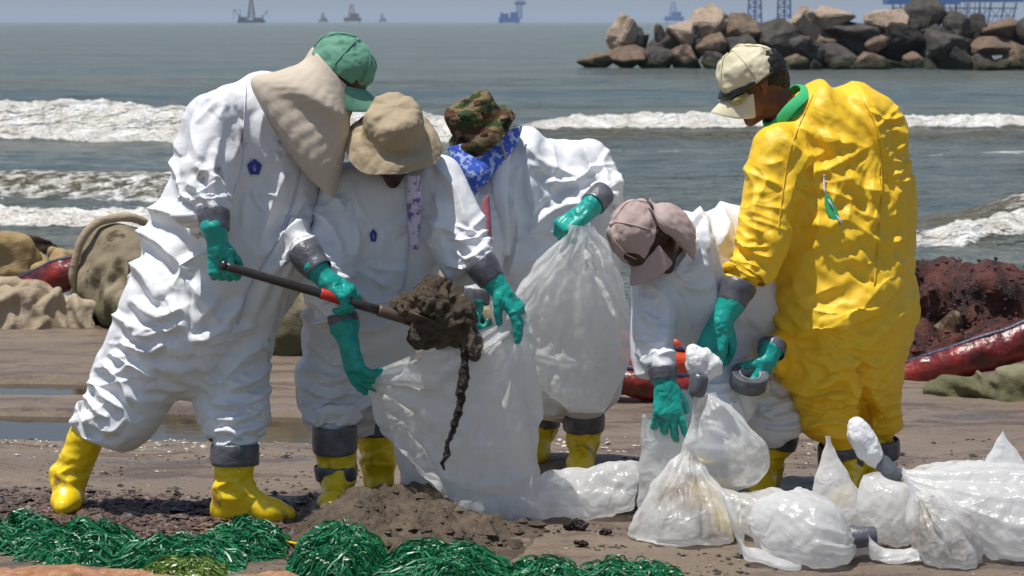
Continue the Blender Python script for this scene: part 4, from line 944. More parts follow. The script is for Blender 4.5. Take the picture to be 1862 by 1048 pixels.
# ---- 4: person in the dusty pink cap, bent low
Y = 8.12
p4 = empty('person', G(1370, 930), 'person in white coveralls and dusty pink cap bending low over a tied bag', 'person', 'people filling bags on the beach')
torso = chain([(1255, 462, -.1, 92), (1330, 455, .1, 106), (1400, 490, .25, 108)], Y, .10)
ra = chain([(1188, 500, -.18, 50), (1188, 595, -.26, 43), (1204, 664, -.36, 27)], Y, .03)
la = chain([(1300, 510, -.05, 50), (1330, 610, -.08, 44), (1285, 715, -.2, 28)], Y, .03)
l1_ = chain([(1395, 560, .25, 84), (1402, 680, .15, 72), (1412, 780, .22, 42)], Y, .03)
l2_ = chain([(1335, 560, .08, 80), (1300, 695, -.18, 60), (1286, 828, -.34, 40)], Y, .03)
lim4 = torso+ra+la+l1_+l2_
H4 = P(1178, 430, Y-.30); fr4 = frame((-.26, -.22, -.94), (-.88, -.36, .30))
F4 = [([(1250, 360), (1280, 400), (1290, 460)], 11, .018), ([(1300, 350), (1320, 400), (1310, 450)], 11, .018), ([(1160, 520), (1180, 580), (1210, 620)], 9, .014), ([(1190, 520), (1215, 560), (1205, 640)], 8, .012), ([(1215, 480), (1260, 520), (1300, 520)], 10, .018), ([(1380, 700), (1410, 730), (1445, 722)], 9, .02), ([(1375, 740), (1405, 760), (1445, 750)], 8, .018), ([(1260, 620), (1290, 660), (1330, 660)], 10, .016), ([(1270, 720), (1310, 740), (1340, 730)], 8, .014)]
o4, g4 = garment('coverall', lim4, [(P(1206, 678, Y-.37), S(30, Y)), (P(1280, 725, Y-.2), S(30, Y)), (P(1414, 796, Y+.22), S(46, Y)), (P(1285, 842, Y-.35), S(44, Y)), (P(1220, 450, Y-.2), S(50, Y))], M['suit'][0], p4, gpar=1.085, gper=1.035, bend=.5, shape=.009, seed=16, lines=F4+burst(1215, 500, 10, 110, -80, 60, 9, 31, 7, .010)+rungs(1188, 540, 1204, 655, 42, 9, 32, 5, .009)+rungs(1300, 640, 1288, 820, 55, 9, 33, 6, .010)+rungs(1405, 680, 1412, 780, 60, 8, 34, 6, .010)+burst(1290, 370, 10, 110, 40, 140, 6, 35, 7, .009))
body(p4, lim4, H4, fr4, P(1230, 455, Y-.15), 'skinshade')
band(p4, P(1204, 668, Y-.36), P(1206, 690, Y-.37), .048, .044, seed=13); band(p4, P(1412, 785, Y+.22), P(1406, 812, Y+.22), .078, .077, seed=14); band(p4, P(1285, 836, Y-.35), P(1284, 862, Y-.35), .075, .075, seed=15)
hand(p4, P(1212, 704, Y-.385), (.06, -.28, -1), (.05, 1, -.25), side=-1, curl=((12, 24, 18), (18, 26, 18), (24, 30, 20), (28, 34, 20)), thumb=(35, 45), cuff=P(1206, 684, Y-.37), seed=7, size=1.02, spread=14, cuff_r=.044)
hand(p4, P(1278, 730, Y-.2), (-.2, -.3, -1), (-.6, .6, 0), side=1, curl=(50, 60, 40), cuff=P(1282, 718, Y-.2), seed=8, size=.9)
boot(p4, P(1408, 800, Y+.22), P(1396, 872, Y+.25), G(1376, 912), rtop=.074, seed=8)
boot(p4, P(1284, 855, Y-.35), P(1286, 920, Y-.38), G(1342, 984), rtop=.070, seed=9)
cap_hat(p4, H4, fr4, 'pinkcap', 1.06, seed=6, brim_len=.07, ctr=(0, -.005, .04), slump=.010)
rows = [(P(1180, 362, Y-.33), P(1192, 400, Y-.38), .04), (P(1196, 358, Y-.33), P(1206, 408, Y-.38), .06), (P(1220, 360, Y-.31), P(1226, 424, Y-.36), .07), (P(1245, 376, Y-.28), P(1250, 450, Y-.33), .07), (P(1264, 404, Y-.26), P(1262, 462, Y-.31), .04)]
cloth_sheet('neck_flap', rows, 'pinkcap', p4, [cap(P(1230, 420, Y-.2), P(1250, 430, Y-.18), .06, .06)], 24, 24, (0, 1), steps=30, grow=1.06, shape=.05)
v, f = tube([P(1176, 362, Y-.37), P(1182, 370, Y-.385), P(1187, 380, Y-.395)], .004, 6, 10); obj('cap_strap', v, f, M['black'], p4)

# ---- 5: person in yellow
Y = 8.22
p5 = empty('person', G(1560, 900), 'person in yellow coveralls and cream cap seen from behind holding a roll of tape', 'person', 'people filling bags on the beach')
torso = chain([(1482, 280, 0, 78), (1500, 400, .0, 112), (1512, 540, 0, 126), (1522, 620, 0, 94)], Y, .11)+chain([(1574, 222, .04, 72), (1574, 400, .06, 74), (1580, 530, .04, 70), (1576, 640, .04, 58)], Y, .11)+chain([(1462, 246, -.02, 54), (1512, 222, 0, 68), (1552, 206, .02, 76)], Y, .10)+chain([(1500, 320, -.02, 92), (1572, 320, .02, 84)], Y, .10)
la = chain([(1412, 272, -.17, 58), (1390, 400, -.26, 50), (1348, 512, -.33, 34)], Y, .03)
ra = chain([(1592, 215, .10, 46), (1618, 270, .14, 36), (1608, 340, .26, 34), (1560, 430, .38, 32), (1440, 595, .10, 30), (1404, 628, -.30, 26)], Y, .02)
l1_ = chain([(1490, 650, -.04, 70), (1508, 730, -.04, 50), (1530, 792, 0, 40)], Y, .04)
l2_ = chain([(1588, 660, .06, 54), (1602, 735, .12, 36), (1598, 785, .18, 33)], Y, .04)
lim5 = torso+la+ra+l1_+l2_
H5 = P(1374, 152, Y-.02); fr5 = frame((-.82, -.05, -.50), (-.46, -.10, .86))
F5 = [([(1570, 650), (1572, 710), (1578, 790)], 11, -.045), ([(1500, 690), (1545, 660), (1600, 670)], 9, .02), ([(1420, 250), (1470, 300), (1490, 380), (1480, 460)], 16, .026), ([(1560, 160), (1590, 240), (1600, 330), (1585, 420)], 16, .024), ([(1500, 230), (1530, 300), (1560, 340), (1620, 350)], 14, .022), ([(1450, 230), (1500, 260), (1560, 260)], 13, .016), ([(1500, 420), (1540, 400), (1600, 440), (1650, 430)], 14, .022), ([(1395, 520), (1450, 585), (1530, 585), (1600, 520), (1655, 470)], 20, .030), ([(1400, 420), (1412, 480), (1392, 540)], 14, .02), ([(1385, 640), (1440, 700), (1520, 722), (1600, 690)], 18, .026), ([(1500, 310), (1522, 330), (1510, 380)], 12, .020), ([(1462, 280), (1448, 330), (1432, 380)], 11, .022), ([(1490, 290), (1470, 330), (1460, 385), (1470, 410)], 10, .024), ([(1580, 200), (1600, 260), (1630, 320), (1625, 400)], 12, .022), ([(1540, 140), (1590, 200), (1610, 260)], 12, .016), ([(1350, 290), (1372, 340), (1366, 400)], 9, .018), ([(1400, 320), (1375, 380), (1378, 440)], 9, .016), ([(1335, 430), (1370, 460), (1405, 470)], 8, .018), ([(1325, 480), (1360, 500), (1395, 515)], 8, .018), ([(1330, 450), (1345, 500), (1350, 520)], 7, .012),
 ([(1440, 420), (1500, 410), (1560, 450), (1590, 520)], 14, .020), ([(1415, 520), (1470, 560), (1540, 570)], 15, .030), ([(1400, 560), (1440, 610), (1500, 590), (1560, 600)], 14, .030), ([(1540, 570), (1600, 560), (1650, 500)], 13, .024), ([(1390, 610), (1430, 680), (1500, 700), (1570, 640)], 13, .026), ([(1570, 640), (1620, 590), (1650, 560)], 12, .02), ([(1420, 540), (1455, 590), (1470, 585)], 10, .016), ([(1420, 690), (1480, 720), (1540, 715)], 9, .022), ([(1430, 730), (1490, 748), (1545, 735)], 8, .022), ([(1440, 760), (1490, 775), (1540, 752)], 8, .02), ([(1450, 790), (1500, 765), (1560, 745)], 7, .016), ([(1580, 700), (1600, 745), (1620, 760)], 9, .018), ([(1570, 740), (1595, 780), (1620, 790)], 8, .016),
 ([(1640, 420), (1620, 460), (1645, 500)], 8, .016), ([(1630, 200), (1645, 240), (1635, 280)], 7, .016), ([(1600, 300), (1640, 330), (1630, 360)], 7, .014), ([(1480, 180), (1500, 230), (1560, 300)], 12, .012), ([(1400, 220), (1440, 260), (1430, 310)], 9, .010), ([(1440, 500), (1460, 540), (1520, 520)], 12, .018), ([(1550, 380), (1600, 400), (1640, 380)], 11, .014), ([(1540, 460), (1570, 480), (1610, 470)], 9, .012)]
o5, g5 = garment('coverall', lim5, [(P(1338, 532, Y-.35), S(36, Y)), (P(1400, 636, Y-.32), S(28, Y)), (P(1530, 812, Y+.02), S(44, Y)), (P(1598, 800, Y+.18), S(36, Y)), (P(1452, 200, Y-.02), S(48, Y))], M['yellow'], p5, gpar=1.07, gper=1.03, bend=.55, shape=.022, seed=21, steps=120, sharp=.2, fs=.72, lines=F5+burst(1440, 330, 15, 150, -60, 70, 9, 41, 8, .010)+burst(1600, 270, 15, 160, 100, 200, 8, 42, 8, .010)+rungs(1400, 290, 1388, 400, 50, 7, 43, 7, .010)+rungs(1380, 400, 1345, 505, 48, 9, 44, 6, .012)+rungs(1500, 700, 1530, 790, 70, 10, 45, 6, .012)+rungs(1590, 700, 1592, 780, 50, 8, 46, 6, .012)+burst(1480, 590, 15, 130, -20, 80, 7, 47, 8, .011)+rungs(1600, 200, 1636, 330, 40, 9, 48, 6, .012)+burst(1455, 190, 15, 110, 10, 90, 6, 49, 7, .008))
body(p5, lim5, H5, fr5, P(1448, 222, Y-.01), vox=.006)
hb = head_caps(H5, fr5); T5 = lambda x, y, z: H5+fr5@np.array((x, y, z))
V, Q = implicit([cap(T5(0, -.040, .015), T5(0, -.045, .03), .080, .078, .02), cap(T5(0, -.055, -.01), T5(0, -.065, -.035), .062, .045, .02), cap(T5(0, -.0, .045), T5(0, .01, .05), .076, .075, .02)], .006, 2)
N = vnormals(V, Q); obj('hair', V+N*(nz(V, 60, 1, 3)*.004)[:, None], Q, M['hair'], p5)
band(p5, P(1345, 515, Y-.335), P(1330, 552, Y-.355), .058, .048, seed=16); band(p5, P(1530, 808, Y+.02), P(1532, 845, Y+.03), .080, .078, seed=17); band(p5, P(1598, 798, Y+.18), P(1597, 830, Y+.19), .07, .07, seed=17)
hand(p5, P(1312, 585, Y-.375), (-.35, -.12, -.9), (.25, .85, -.3), side=-1, curl=(48, 62, 45), thumb=(25, 55), cuff=P(1330, 550, Y-.355), seed=9, size=1.1, cuff_r=.048)
band(p5, P(1404, 626, Y-.30), P(1401, 642, Y-.325), .046, .044, seed=18)
hand(p5, P(1397, 652, Y-.335), (-.42, -.05, -.90), (-.80, .50, .30), side=1, curl=(28, 50, 40), thumb=(30, 55), cuff=P(1402, 636, Y-.32), seed=10, size=1.0)
boot(p5, P(1532, 835, Y+.03), P(1548, 900, Y+.04), G(1520, 950), rtop=.076, seed=10)
boot(p5, P(1590, 820, Y+.19), P(1592, 880, Y+.2), G(1600, 925), rtop=.07, seed=11)
cap_hat(p5, H5, frame((-.80, -.08, -.58), (-.50, -.12, .83)), 'cream', 1.05, seed=9, brim_len=.068, dome=(.094, .106, .088), slump=.014, ctr=(0, .004, .04))
v, f = tube([T5(-.095*math.cos(a), .015+.108*math.sin(a), .022) for a in np.linspace(-.9, math.pi+.9, 28)], [.012]*28, 8); obj('goggle_strap', v, f, M['black'], p5)
v, f = tube([T5(-.082, .05, .0), T5(-.076, .088, -.004), T5(-.045, .108, -.006)], [.010, .015, .012], 8, 9); g_ = obj('goggles', v, f, M['lens'], p5)
v, f = tube([T5(.082, .05, .0), T5(.076, .088, -.004), T5(.045, .108, -.006)], [.010, .015, .012], 8, 9); obj('goggles', v, f, M['lens'], p5)
nk = P(1424, 192, Y-.02); nd = (P(1452, 226, Y)-H5); nd /= np.linalg.norm(nd); e1 = np.cross(nd, (0, 1, 0)); e1 /= np.linalg.norm(e1); e2 = np.cross(nd, e1)
V = []
for r_, h_ in ((.094, .05), (.088, .025), (.080, .0), (.084, -.012), (.098, .006), (.104, .03)):
    for j in range(36):
        a = 2*math.pi*j/36; V.append(nk+nd*(h_+.006*math.sin(3*a))+(e1*math.cos(a)*1.0+e2*math.sin(a)*1.08)*r_)
obj('shirt_collar', V, grid_faces(6, 36, False, True), M['greencollar'], p5, sub=1, solid=.003)
strip('seam', g5, [(1478, 172), (1440, 262), (1425, 340), (1415, 420)], 2, 'yseam', p5, .003); strip('seam', g5, [(1572, 185), (1592, 230), (1604, 320), (1598, 430), (1590, 520)], 2, 'yseam', p5, .003)
patch_poly('tear_opening', g5, [(1500, 350), (1512, 360), (1530, 402), (1528, 410), (1506, 392), (1499, 372)], 'greencollar', p5, .008)
strip('torn_edge', g5, [(1499, 318), (1499, 340), (1503, 356), (1516, 380), (1531, 408)], 4, 'zip', p5, .009)
# ================================================================ behind the diggers: sand-filled bags, booms, oiled weed
def sandbag_mat(name, c1, c2, stain, sthr=.6, seed=0, green=0):
    m, n, l, b = newmat(name); t = NT(m)
    c = t.mix(t.ramp(t.noise(3.5, 5, .6, t.map((1, 1, 1), (seed, 0, 0))), [(.35, 0.), (.65, 1.)]), c1, c2)
    c = t.mix(t.ramp(t.noise(6, 7, .72, t.map((1, 1, .8), (seed*2, 3, 0))), [(sthr, 0.), (sthr+.07, .9)]), c, stain)
    if green:
        geo = n.new('ShaderNodeNewGeometry'); sp = n.new('ShaderNodeSeparateXYZ'); l.new(geo.outputs['Position'], sp.inputs[0])
        w = t.math('ADD', sp.outputs[2], t.math('MULTIPLY', t.noise(4, 5), -.22)); c = t.mix(t.ramp(w, [(.0, .9), (.12, 0.)]), c, (.10, .095, .045))
    t.base(c); t.set(Roughness=.85, Specular_IOR_Level=.2); b1 = t.bump(t.noise(12, 6, .65), .02)
    w_ = n.new('ShaderNodeTexWave'); w_.inputs['Scale'].default_value = 90; l.new(t.coord(), w_.inputs[0]); t.bump(w_.outputs['Fac'], .0015, .5, b1); return m
MB = {'ochre': sandbag_mat('ochre_geotextile', (.27, .18, .075), (.42, .31, .16), (.04, .028, .018), .60, 1),
      'tan': sandbag_mat('tan_geotextile', (.36, .28, .19), (.46, .38, .27), (.13, .06, .035), .62, 2),
      'khaki': sandbag_mat('khaki_geotextile', (.17, .14, .09), (.29, .24, .16), (.07, .04, .022), .56, 3, 1),
      'olive': sandbag_mat('pale_olive_geotextile', (.30, .27, .17), (.42, .38, .26), (.10, .035, .025), .61, 4, 1),
      'stained': sandbag_mat('oil_stained_geotextile', (.16, .13, .08), (.30, .26, .17), (.05, .018, .012), .47, 6),
      'dark': sandbag_mat('dark_brown_geotextile', (.045, .035, .022), (.08, .06, .035), (.02, .012, .01), .5, 5)}  # darkest bag tone, brown all over
def sandbag(pts, Y, label, mat, name='sandbag', seed=0, grow=1.07, flat=0.0, seams=(), vox=.03, parts=None, lines=(), group='sand-filled bags along the shore'):
    """pts: (px, py, dy, r px)"""
    L = chain(pts, Y, .05); inner = [(a, b, r1*.86, r2*.86, k) for a, b, r1, r2, k in L]
    V, Q = implicit(L, vox, 3); c = V.mean(0); c[2] = max(0, V[:, 2].min())
    r = empty(name, c, label, 'sandbag', group)
    x = drape(V, Q, inner, None, nearest_axis(V, L), gpar=grow+.03, gper=grow, steps=60, shape=.012, seed=seed, bend=.8, grav=12)
    N = vnormals(x, Q); x = x+N*(nz(x, 9, seed, 3)*.010+(.2-np.abs(nz(x, 4.2, seed+3, 4)))*.07)[:, None]
    if lines: x, Q = subdiv(x, Q); x = folds(x, Q, lines)
    o = obj('bag_skin', x, Q, MB[mat], r, sub=1)
    return r, (x, Q), L
for k, (x0, x1, lab) in enumerate(((-90, 42, 'biggest ochre sandbag behind the dark red boom, cut by the picture edge'), (66, 88, 'first narrow ochre sandbag between two dark slots'), (112, 126, 'second narrow ochre sandbag between two dark slots'), (152, 178, 'ochre sandbag touching the rolled rim of the huge sand tube'))):
    sandbag([(x0, 455, 0, 36 if k == 0 else 22), (x1, 446, 0, 34 if k == 0 else 22)] if k in (0,) else [(x0, 432, .1, 20), ((x0+x1)/2, 458, -.05, 20), (x1, 462, -.05, 18)], 15.2, lab, 'ochre', seed=20+k, vox=.028)
sandbag([(30, 412, 0, 18), (86, 410, 0, 14)], 16.6, 'small dark brown sandbag lying nearest the surf', 'dark', seed=4)
sandbag([(-30, 412, 0, 18), (10, 408, 0, 18)], 16.4, 'ochre sandbag beside the small dark one at the surf edge', 'ochre', seed=5)
sandbag([(95, 420, 0, 12), (190, 424, 0, 10)], 16.0, 'thin ochre sandbag lying on top of the slotted sandbag wall', 'ochre', seed=6)
r, g, L = sandbag([(212, 480, .0, 88), (300, 520, -.5, 84), (520, 560, -1.3, 84)], 13.3, 'huge khaki sand tube with a rolled rim behind the person with the shovel', 'khaki', 'sand_tube', seed=7, grow=1.05, vox=.035, lines=rungs(215, 480, 330, 530, 85, 10, 64, 8, .03))
a = P(212, 480, 13.3); ax = P(300, 520, 12.8)-a; ax /= np.linalg.norm(ax); e1 = np.cross(ax, (0, 0, 1)); e1 /= np.linalg.norm(e1); e2 = np.cross(ax, e1)
ring = np.array([a+ax*.03+(e1*math.cos(q)+e2*math.sin(q))*(.272+.008*math.sin(5*q)) for q in np.linspace(0, 2*math.pi, 40)])
v, f = tube(ring, .026, 8, closed=False); v = v+nz(v, 14, 3, 3)[:, None]*.010; obj('rim', v, f, MB['tan'], r, sub=1)
sandbag([(-120, 560, 0, 42), (60, 552, 0, 44), (150, 572, 0, 30), (215, 590, 0, 8)], 13.0, 'wrinkled sand coloured bag half buried in front of the dark red boom', 'tan', seed=8, grow=1.10, vox=.03, lines=burst(120, 500, 15, 160, 10, 170, 9, 61, 9, .028, .4)+rungs(0, 560, 200, 580, 45, 7, 62, 8, .02, .6))
sandbag([(-60, 520, .2, 26), (60, 530, .1, 30), (110, 556, .1, 22)], 12.95, 'small tan bag flopped on top of the half buried one', 'tan', seed=9, grow=1.10, vox=.028, lines=burst(60, 500, 10, 110, 0, 180, 6, 63, 7, .024, .4))
sandbag([(790, 520, 0, 52), (900, 540, 0, 60), (1000, 560, .2, 50)], 12.6, 'tan and rust stained sandbag between the khaki hat and the blue bandana person', 'tan', seed=10)
sandbag([(780, 590, 0, 36), (900, 600, 0, 40)], 12.2, 'khaki sandbag lying low behind the shovelled mud', 'khaki', seed=11)
sandbag([(1140, 640, 0, 40), (1290, 620, .1, 46), (1400, 600, .1, 40)], 12.4, 'khaki sandbag seen through the gap under the pink cap', 'khaki', seed=12)
sandbag([(1640, 722, .2, 22), (1740, 715, .1, 40), (1862, 706, 0, 56), (2060, 700, 0, 64)], 10.45, 'low pale olive sand mound bag with reddish stains in front of the long boom', 'olive', 'sandbag', seed=13, grow=1.05, vox=.028, lines=rungs(1660, 715, 1862, 690, 50, 9, 65, 8, .02, .8))
sandbag([(1600, 704, .2, 30), (1690, 694, .2, 24)], 11.2, 'pale sandbag end showing just behind the yellow trouser leg', 'stained', seed=14)
sandbag([(1672, 600, .1, 24), (1735, 535, .2, 24)], 11.75, 'striped pale sandbag tilting out of the oiled weed', 'stained', seed=15, grow=1.09)
r, g, L = sandbag([(1750, 604, 0, 24), (1762, 600, .2, 24)], 11.7, 'small round stained bag end above the long boom', 'stained', seed=16)
# oil soaked weed heap
def oil_mat(name, c1, c2, rough=.25):
    m, n, l, b = newmat(name); t = NT(m)
    c = t.mix(t.ramp(t.noise(9, 7, .7), [(.42, 0.), (.58, 1.)]), c1, c2); c = t.mix(t.ramp(t.noise(24, 5, .7, t.map((1, 1, 1), (5, 5, 5))), [(.60, 0.), (.68, .8)]), c, (.20, .10, .045))
    t.base(c); t.set(Roughness=t.ramp(t.noise(13, 5), [(.4, rough), (.6, .75)]), Specular_IOR_Level=.5); b1 = t.bump(t.noise(22, 6, .7), .03); t.bump(t.noise(90, 3, .7), .006, 1, b1); return m
MOIL = oil_mat('oil_soaked_weed', (.028, .008, .006), (.11, .026, .014))
L = chain([(1560, 590, .5, 80), (1680, 555, .4, 62), (1800, 580, .3, 84), (1960, 600, .3, 100), (2100, 610, .3, 100)], 12.0, .05)+chain([(1600, 660, 0, 40), (1700, 640, 0, 40), (1900, 640, 0, 50)], 11.9, .05)
V, Q = implicit(L, .035, 2); N = vnormals(V, Q); V = V+N*(nz(V, 3.5, 3, 4)*.10+np.abs(nz(V, 9, 5, 4))*.09)[:, None]; V[:, 2] = np.maximum(V[:, 2], -.02)
wr = empty('oiled_seaweed_heap', V.mean(0)*(1, 1, 0), 'heap of dark reddish brown oil soaked seaweed behind the yellow coveralls', 'seaweed heap'); obj('weed_mass', V, Q, MOIL, wr, sub=1)
NW = vnormals(V, Q); VW = V[(NW[:, 1] < .1) | (NW[:, 2] > .4)]
# booms
def boom_mat(name, c, c2, rough=.36):
    m, n, l, b = newmat(name); t = NT(m); k = t.mix(t.ramp(t.noise(7, 6, .7), [(.40, 0.), (.62, 1.)]), c, c2); t.base(k); t.set(Roughness=rough, Specular_IOR_Level=.6)
    b1 = t.bump(t.noise(7, 3, .5), .03); t.bump(t.noise(30, 3, .6), .004, 1, b1); return m
MBM = {'red': boom_mat('oiled_red_boom_fabric', (.045, .004, .004), (.26, .018, .010)), 'bright': boom_mat('orange_red_boom_fabric', (.42, .03, .010), (.75, .09, .02)), 'edge': simple('dark_blue_boom_edge', (.03, .025, .055), .4, .2, 10, .004)}
def boom(pts, Y, mat, label, edge=(0, 1), seed=0):
    q = [(P(p[0], p[1], Y+p[2]), S(p[3], Y+p[2])) for p in pts]; r = empty('containment_boom', (*q[0][0][:2], 0), label, 'boom', 'red containment booms on the beach')
    v, f = tube([a for a, _ in q], [b for _, b in q], 24, 70); ctr = v.mean(0)
    Q = np.array([x for x in f if len(x) == 4])
    s_ = nz(v, 5, seed, 3)*.012+nz(v, 16, seed+1, 3, (1.6, 1, .5))*.009; v[:, 2] += s_; v[:, 1] += nz(v, 9, seed+3, 2)*.012
    obj('float_tube', v, f, MBM[mat], r, sub=1)
    top = np.array([a+np.array((0, -.3*b, .93*b)) for a, b in q]); v, f = tube(top, [.016]*len(q), 8, 50); v[:, 2] += nz(v, 5, seed, 2)*.01; obj('edge_cord', v, f, MBM['edge'], r)
    return r
boom([(1560, 720, .2, 32), (1640, 690, .1, 31), (1760, 652, 0, 33), (1862, 618, 0, 35), (2060, 556, 0, 36)], 11.05, 'red', 'long dark red boom sloping up over the pale olive mound bag')
boom([(30, 522, .1, 14), (110, 502, 0, 30), (240, 476, 0, 34), (420, 470, .2, 34)], 13.75, 'red', 'dark red boom lying under the slotted ochre sandbag wall', seed=4)
boom([(1060, 700, .2, 26), (1130, 690, 0, 28), (1200, 706, 0, 26), (1290, 706, .2, 24)], 10.45, 'red', 'dark red boom on the sand behind the pink cap person, lowest of three', seed=6)
boom([(1080, 645, .3, 26), (1160, 658, .1, 27), (1240, 660, .1, 28), (1340, 640, .3, 24)], 10.85, 'bright', 'bright orange red boom behind the pink cap person, middle of three', seed=7)
boom([(1100, 612, .4, 18), (1180, 628, .3, 22), (1260, 628, .3, 20), (1340, 600, .4, 22)], 11.1, 'bright', 'orange red boom half hidden behind the pink cap person, highest of three', seed=8)

# ================================================================ mud, shovel, foreground
def mud_mat(name, c1, c2, rough=.8, dk=.5):
    m, n, l, b = newmat(name); t = NT(m)
    c = t.mix(t.ramp(t.noise(11, 6, .65), [(.35, 0.), (.65, 1.)]), c1, c2); c = t.mix(t.ramp(t.noise(34, 4, .7), [(.58, 0.), (.68, dk)]), c, tuple(x*.35 for x in c1))
    t.base(c); t.set(Roughness=t.ramp(t.noise(20, 4), [(.4, rough), (.62, rough*.55)]), Specular_IOR_Level=.4); b1 = t.bump(t.noise(30, 6, .7), .02); t.bump(t.noise(130, 3, .7), .004, 1, b1); return m
MUD = mud_mat('brown_mud', (.080, .056, .036), (.165, .122, .082), .7, .8); MUDW = mud_mat('wet_dark_mud', (.045, .030, .016), (.115, .080, .048), .5); OILM = mud_mat('oily_black_mud', (.012, .008, .007), (.04, .022, .016), .3)
def clods(name, n, area, size, mat, parent=None, label=None, hfun=None, seed=0, kind=None, flat=.7):
    r_ = np.random.default_rng(seed); Vs = []; Fs = []; k = 0
    base = np.array([(1, 0, 0), (-1, 0, 0), (0, 1, 0), (0, -1, 0), (0, 0, 1), (0, 0, -1)], float); f8 = [(0, 2, 4), (2, 1, 4), (1, 3, 4), (3, 0, 4), (2, 0, 5), (1, 2, 5), (3, 1, 5), (0, 3, 5)]
    for i in range(n):
        x, y, z = area(r_); s = size*r_.lognormal(0, .45); v = base*r_.uniform(.6, 1.25, (6, 1))*s*np.array((1, 1, flat)); a = r_.uniform(0, 6.28); c, s2 = math.cos(a), math.sin(a)
        v = np.stack([v[:, 0]*c-v[:, 1]*s2, v[:, 0]*s2+v[:, 1]*c, v[:, 2]+.2*v[:, 0]*r_.normal()], 1)+np.array((x, y, z+s*.2)); Vs.append(v); Fs += [tuple(q+k for q in t_) for t_ in f8]; k += 6
    return obj(name, np.vstack(Vs), np.array(Fs), mat, parent, loc=(0, 0, 0) if parent is None else None, smooth=False)
o = clods('weed_clump', 2500, lambda r_: tuple(VW[r_.integers(len(VW))]+r_.normal(0, .004, 3)-np.array((0, 0, .008))), .012, MOIL, wr, seed=12, flat=.6); tag(o, kind='stuff')
# heap on the beach
hc = G(712, 962); hx, hy = 1.0, .55
def heap_h(x, y):
    u = (x-hc[0]); v = (y-hc[1])/hy
    ux = np.where(u < 0, u/.33, u/.38); d = np.sqrt(ux**2+v**2); h = .080*np.clip(1-d, 0, 1)**.8+.022*np.clip(1.45-d, 0, 1)
    w = np.clip(1.5-d, 0, 1); rg = np.abs(fbm(x*7, y*7, 5, 5, .6)); return h+w*(.050*fbm(x*6, y*6, 6, 4, .65)+.085*(.3-rg)*np.clip(1.25-d, 0, 1)+.018*fbm(x*28, y*28, 8, 3))-.03*(1-np.clip((1.5-d)*4, 0, 1))
xs = np.arange(hc[0]-.75, hc[0]+1.0, .0095); ys = np.arange(hc[1]-.75, hc[1]+.75, .011); X, Yg = np.meshgrid(xs, ys, indexing='ij'); Z = heap_h(X, Yg)+np.minimum(gheight(X, Yg), .01)
hr = empty('mud_heap', (hc[0], hc[1], 0), 'lumpy heap of dug brown mud on the sand in front of the big held bag', 'mud heap')
obj('mud', np.stack([X, Yg, Z], -1).reshape(-1, 3), grid_faces(*X.shape)[:, ::-1], MUD, hr)
def ar(r_):
    while True:
        x = hc[0]+r_.uniform(-.65, .95); y = hc[1]+r_.uniform(-.6, .6)
        if heap_h(np.array([x]), np.array([y]))[0] > .0: return x, y, float(heap_h(np.array([x]), np.array([y]))[0])
o = clods('mud_crumb', 700, ar, .012, MUD, hr, seed=3); tag(o, kind='stuff')
# shovel
Ys = 7.60
sh = empty('shovel', P(580, 530, 7.64), 'shovel with long dark shaft and red tape, loaded with mud above the bag', 'shovel')
MS = {'shaft': simple('dark_worn_shaft', (.035, .028, .026), .32, .3, 12, .001, spec=.6), 'red': simple('red_tape', (.50, .03, .015), .4, .15, 20, .001), 'steel': simple('worn_brown_steel', (.10, .065, .05), .42, .3, 14, .001, spec=.6)}
Sa = P(424, 488, 7.585); Sb = P(736, 578, 7.745); lp = lambda t: Sa+(Sb-Sa)*t
v, f = tube([lp(-.06), lp(0), lp(.3), lp(.7), lp(.86)], [.0135, .0145, .0150, .0155, .016], 14); obj('shaft', v, f, MS['shaft'], sh)
v, f = tube([lp(-.075), lp(-.06), lp(-.045)], [.014, .018, .017], 12); obj('shaft_end', v, f, MS['shaft'], sh)
v, f = tube([lp(.50), lp(.505), lp(.64), lp(.645)], [.0160, .0180, .0180, .0160], 14); obj('tape_band', v, f, MS['red'], sh)
v, f = tube([lp(.84), lp(.85), lp(.97), lp(1.05)], [.0175, .0200, .0205, .022], 14); obj('socket', v, f, MS['steel'], sh)
bx = Sb-Sa; bx /= np.linalg.norm(bx); by = np.cross((0, 0, 1), bx); by /= np.linalg.norm(by); bz = np.cross(bx, by); V = []
for i in range(12):
    u = i/11
    for j in range(11):
        w = (j/10-.5)*2; wd_ = .095*min(1, (u*7+.25))**.5*(1 if u < .75 else (1-((u-.75)/.25)**2*.45)); V.append(Sb+bx*(u*.26-.01)+by*w*wd_+bz*(.035*w*w-.02+.012*math.cos(u*3)))
obj('blade', V, grid_faces(12, 11), MS['steel'], sh, solid=.003, sub=1)
# mud on the blade and the strand dripping from it
Ym = 7.74
L = chain([(742, 560, .0, 26), (790, 560, 0, 44), (832, 582, 0, 38), (852, 606, 0, 24)], Ym, .02)+chain([(775, 600, 0, 34), (820, 606, 0, 30)], Ym, .02)+chain([(782, 545, 0, 34), (800, 520, .02, 22)], Ym, .02)+chain([(740, 550, 0, 18), (725, 552, 0, 12)], Ym, .02)+chain([(850, 610, -.02, 18), (866, 642, -.03, 10)], Ym, .01)
V, Q = implicit(L, .0065, 1); N = vnormals(V, Q); ra_ = np.abs(nz(V, 17, 3, 4)); V = V+N*((.22-ra_)*.034+nz(V, 9, 9, 3)*.020+nz(V, 60, 4, 2)*.004)[:, None]
lo_ = P(800, 641, Ym)[2]; V[:, 2] = np.where((V[:, 2] < lo_) & (V[:, 0] < P(838, 600, Ym)[0]), lo_+(V[:, 2]-lo_)*.1, V[:, 2])
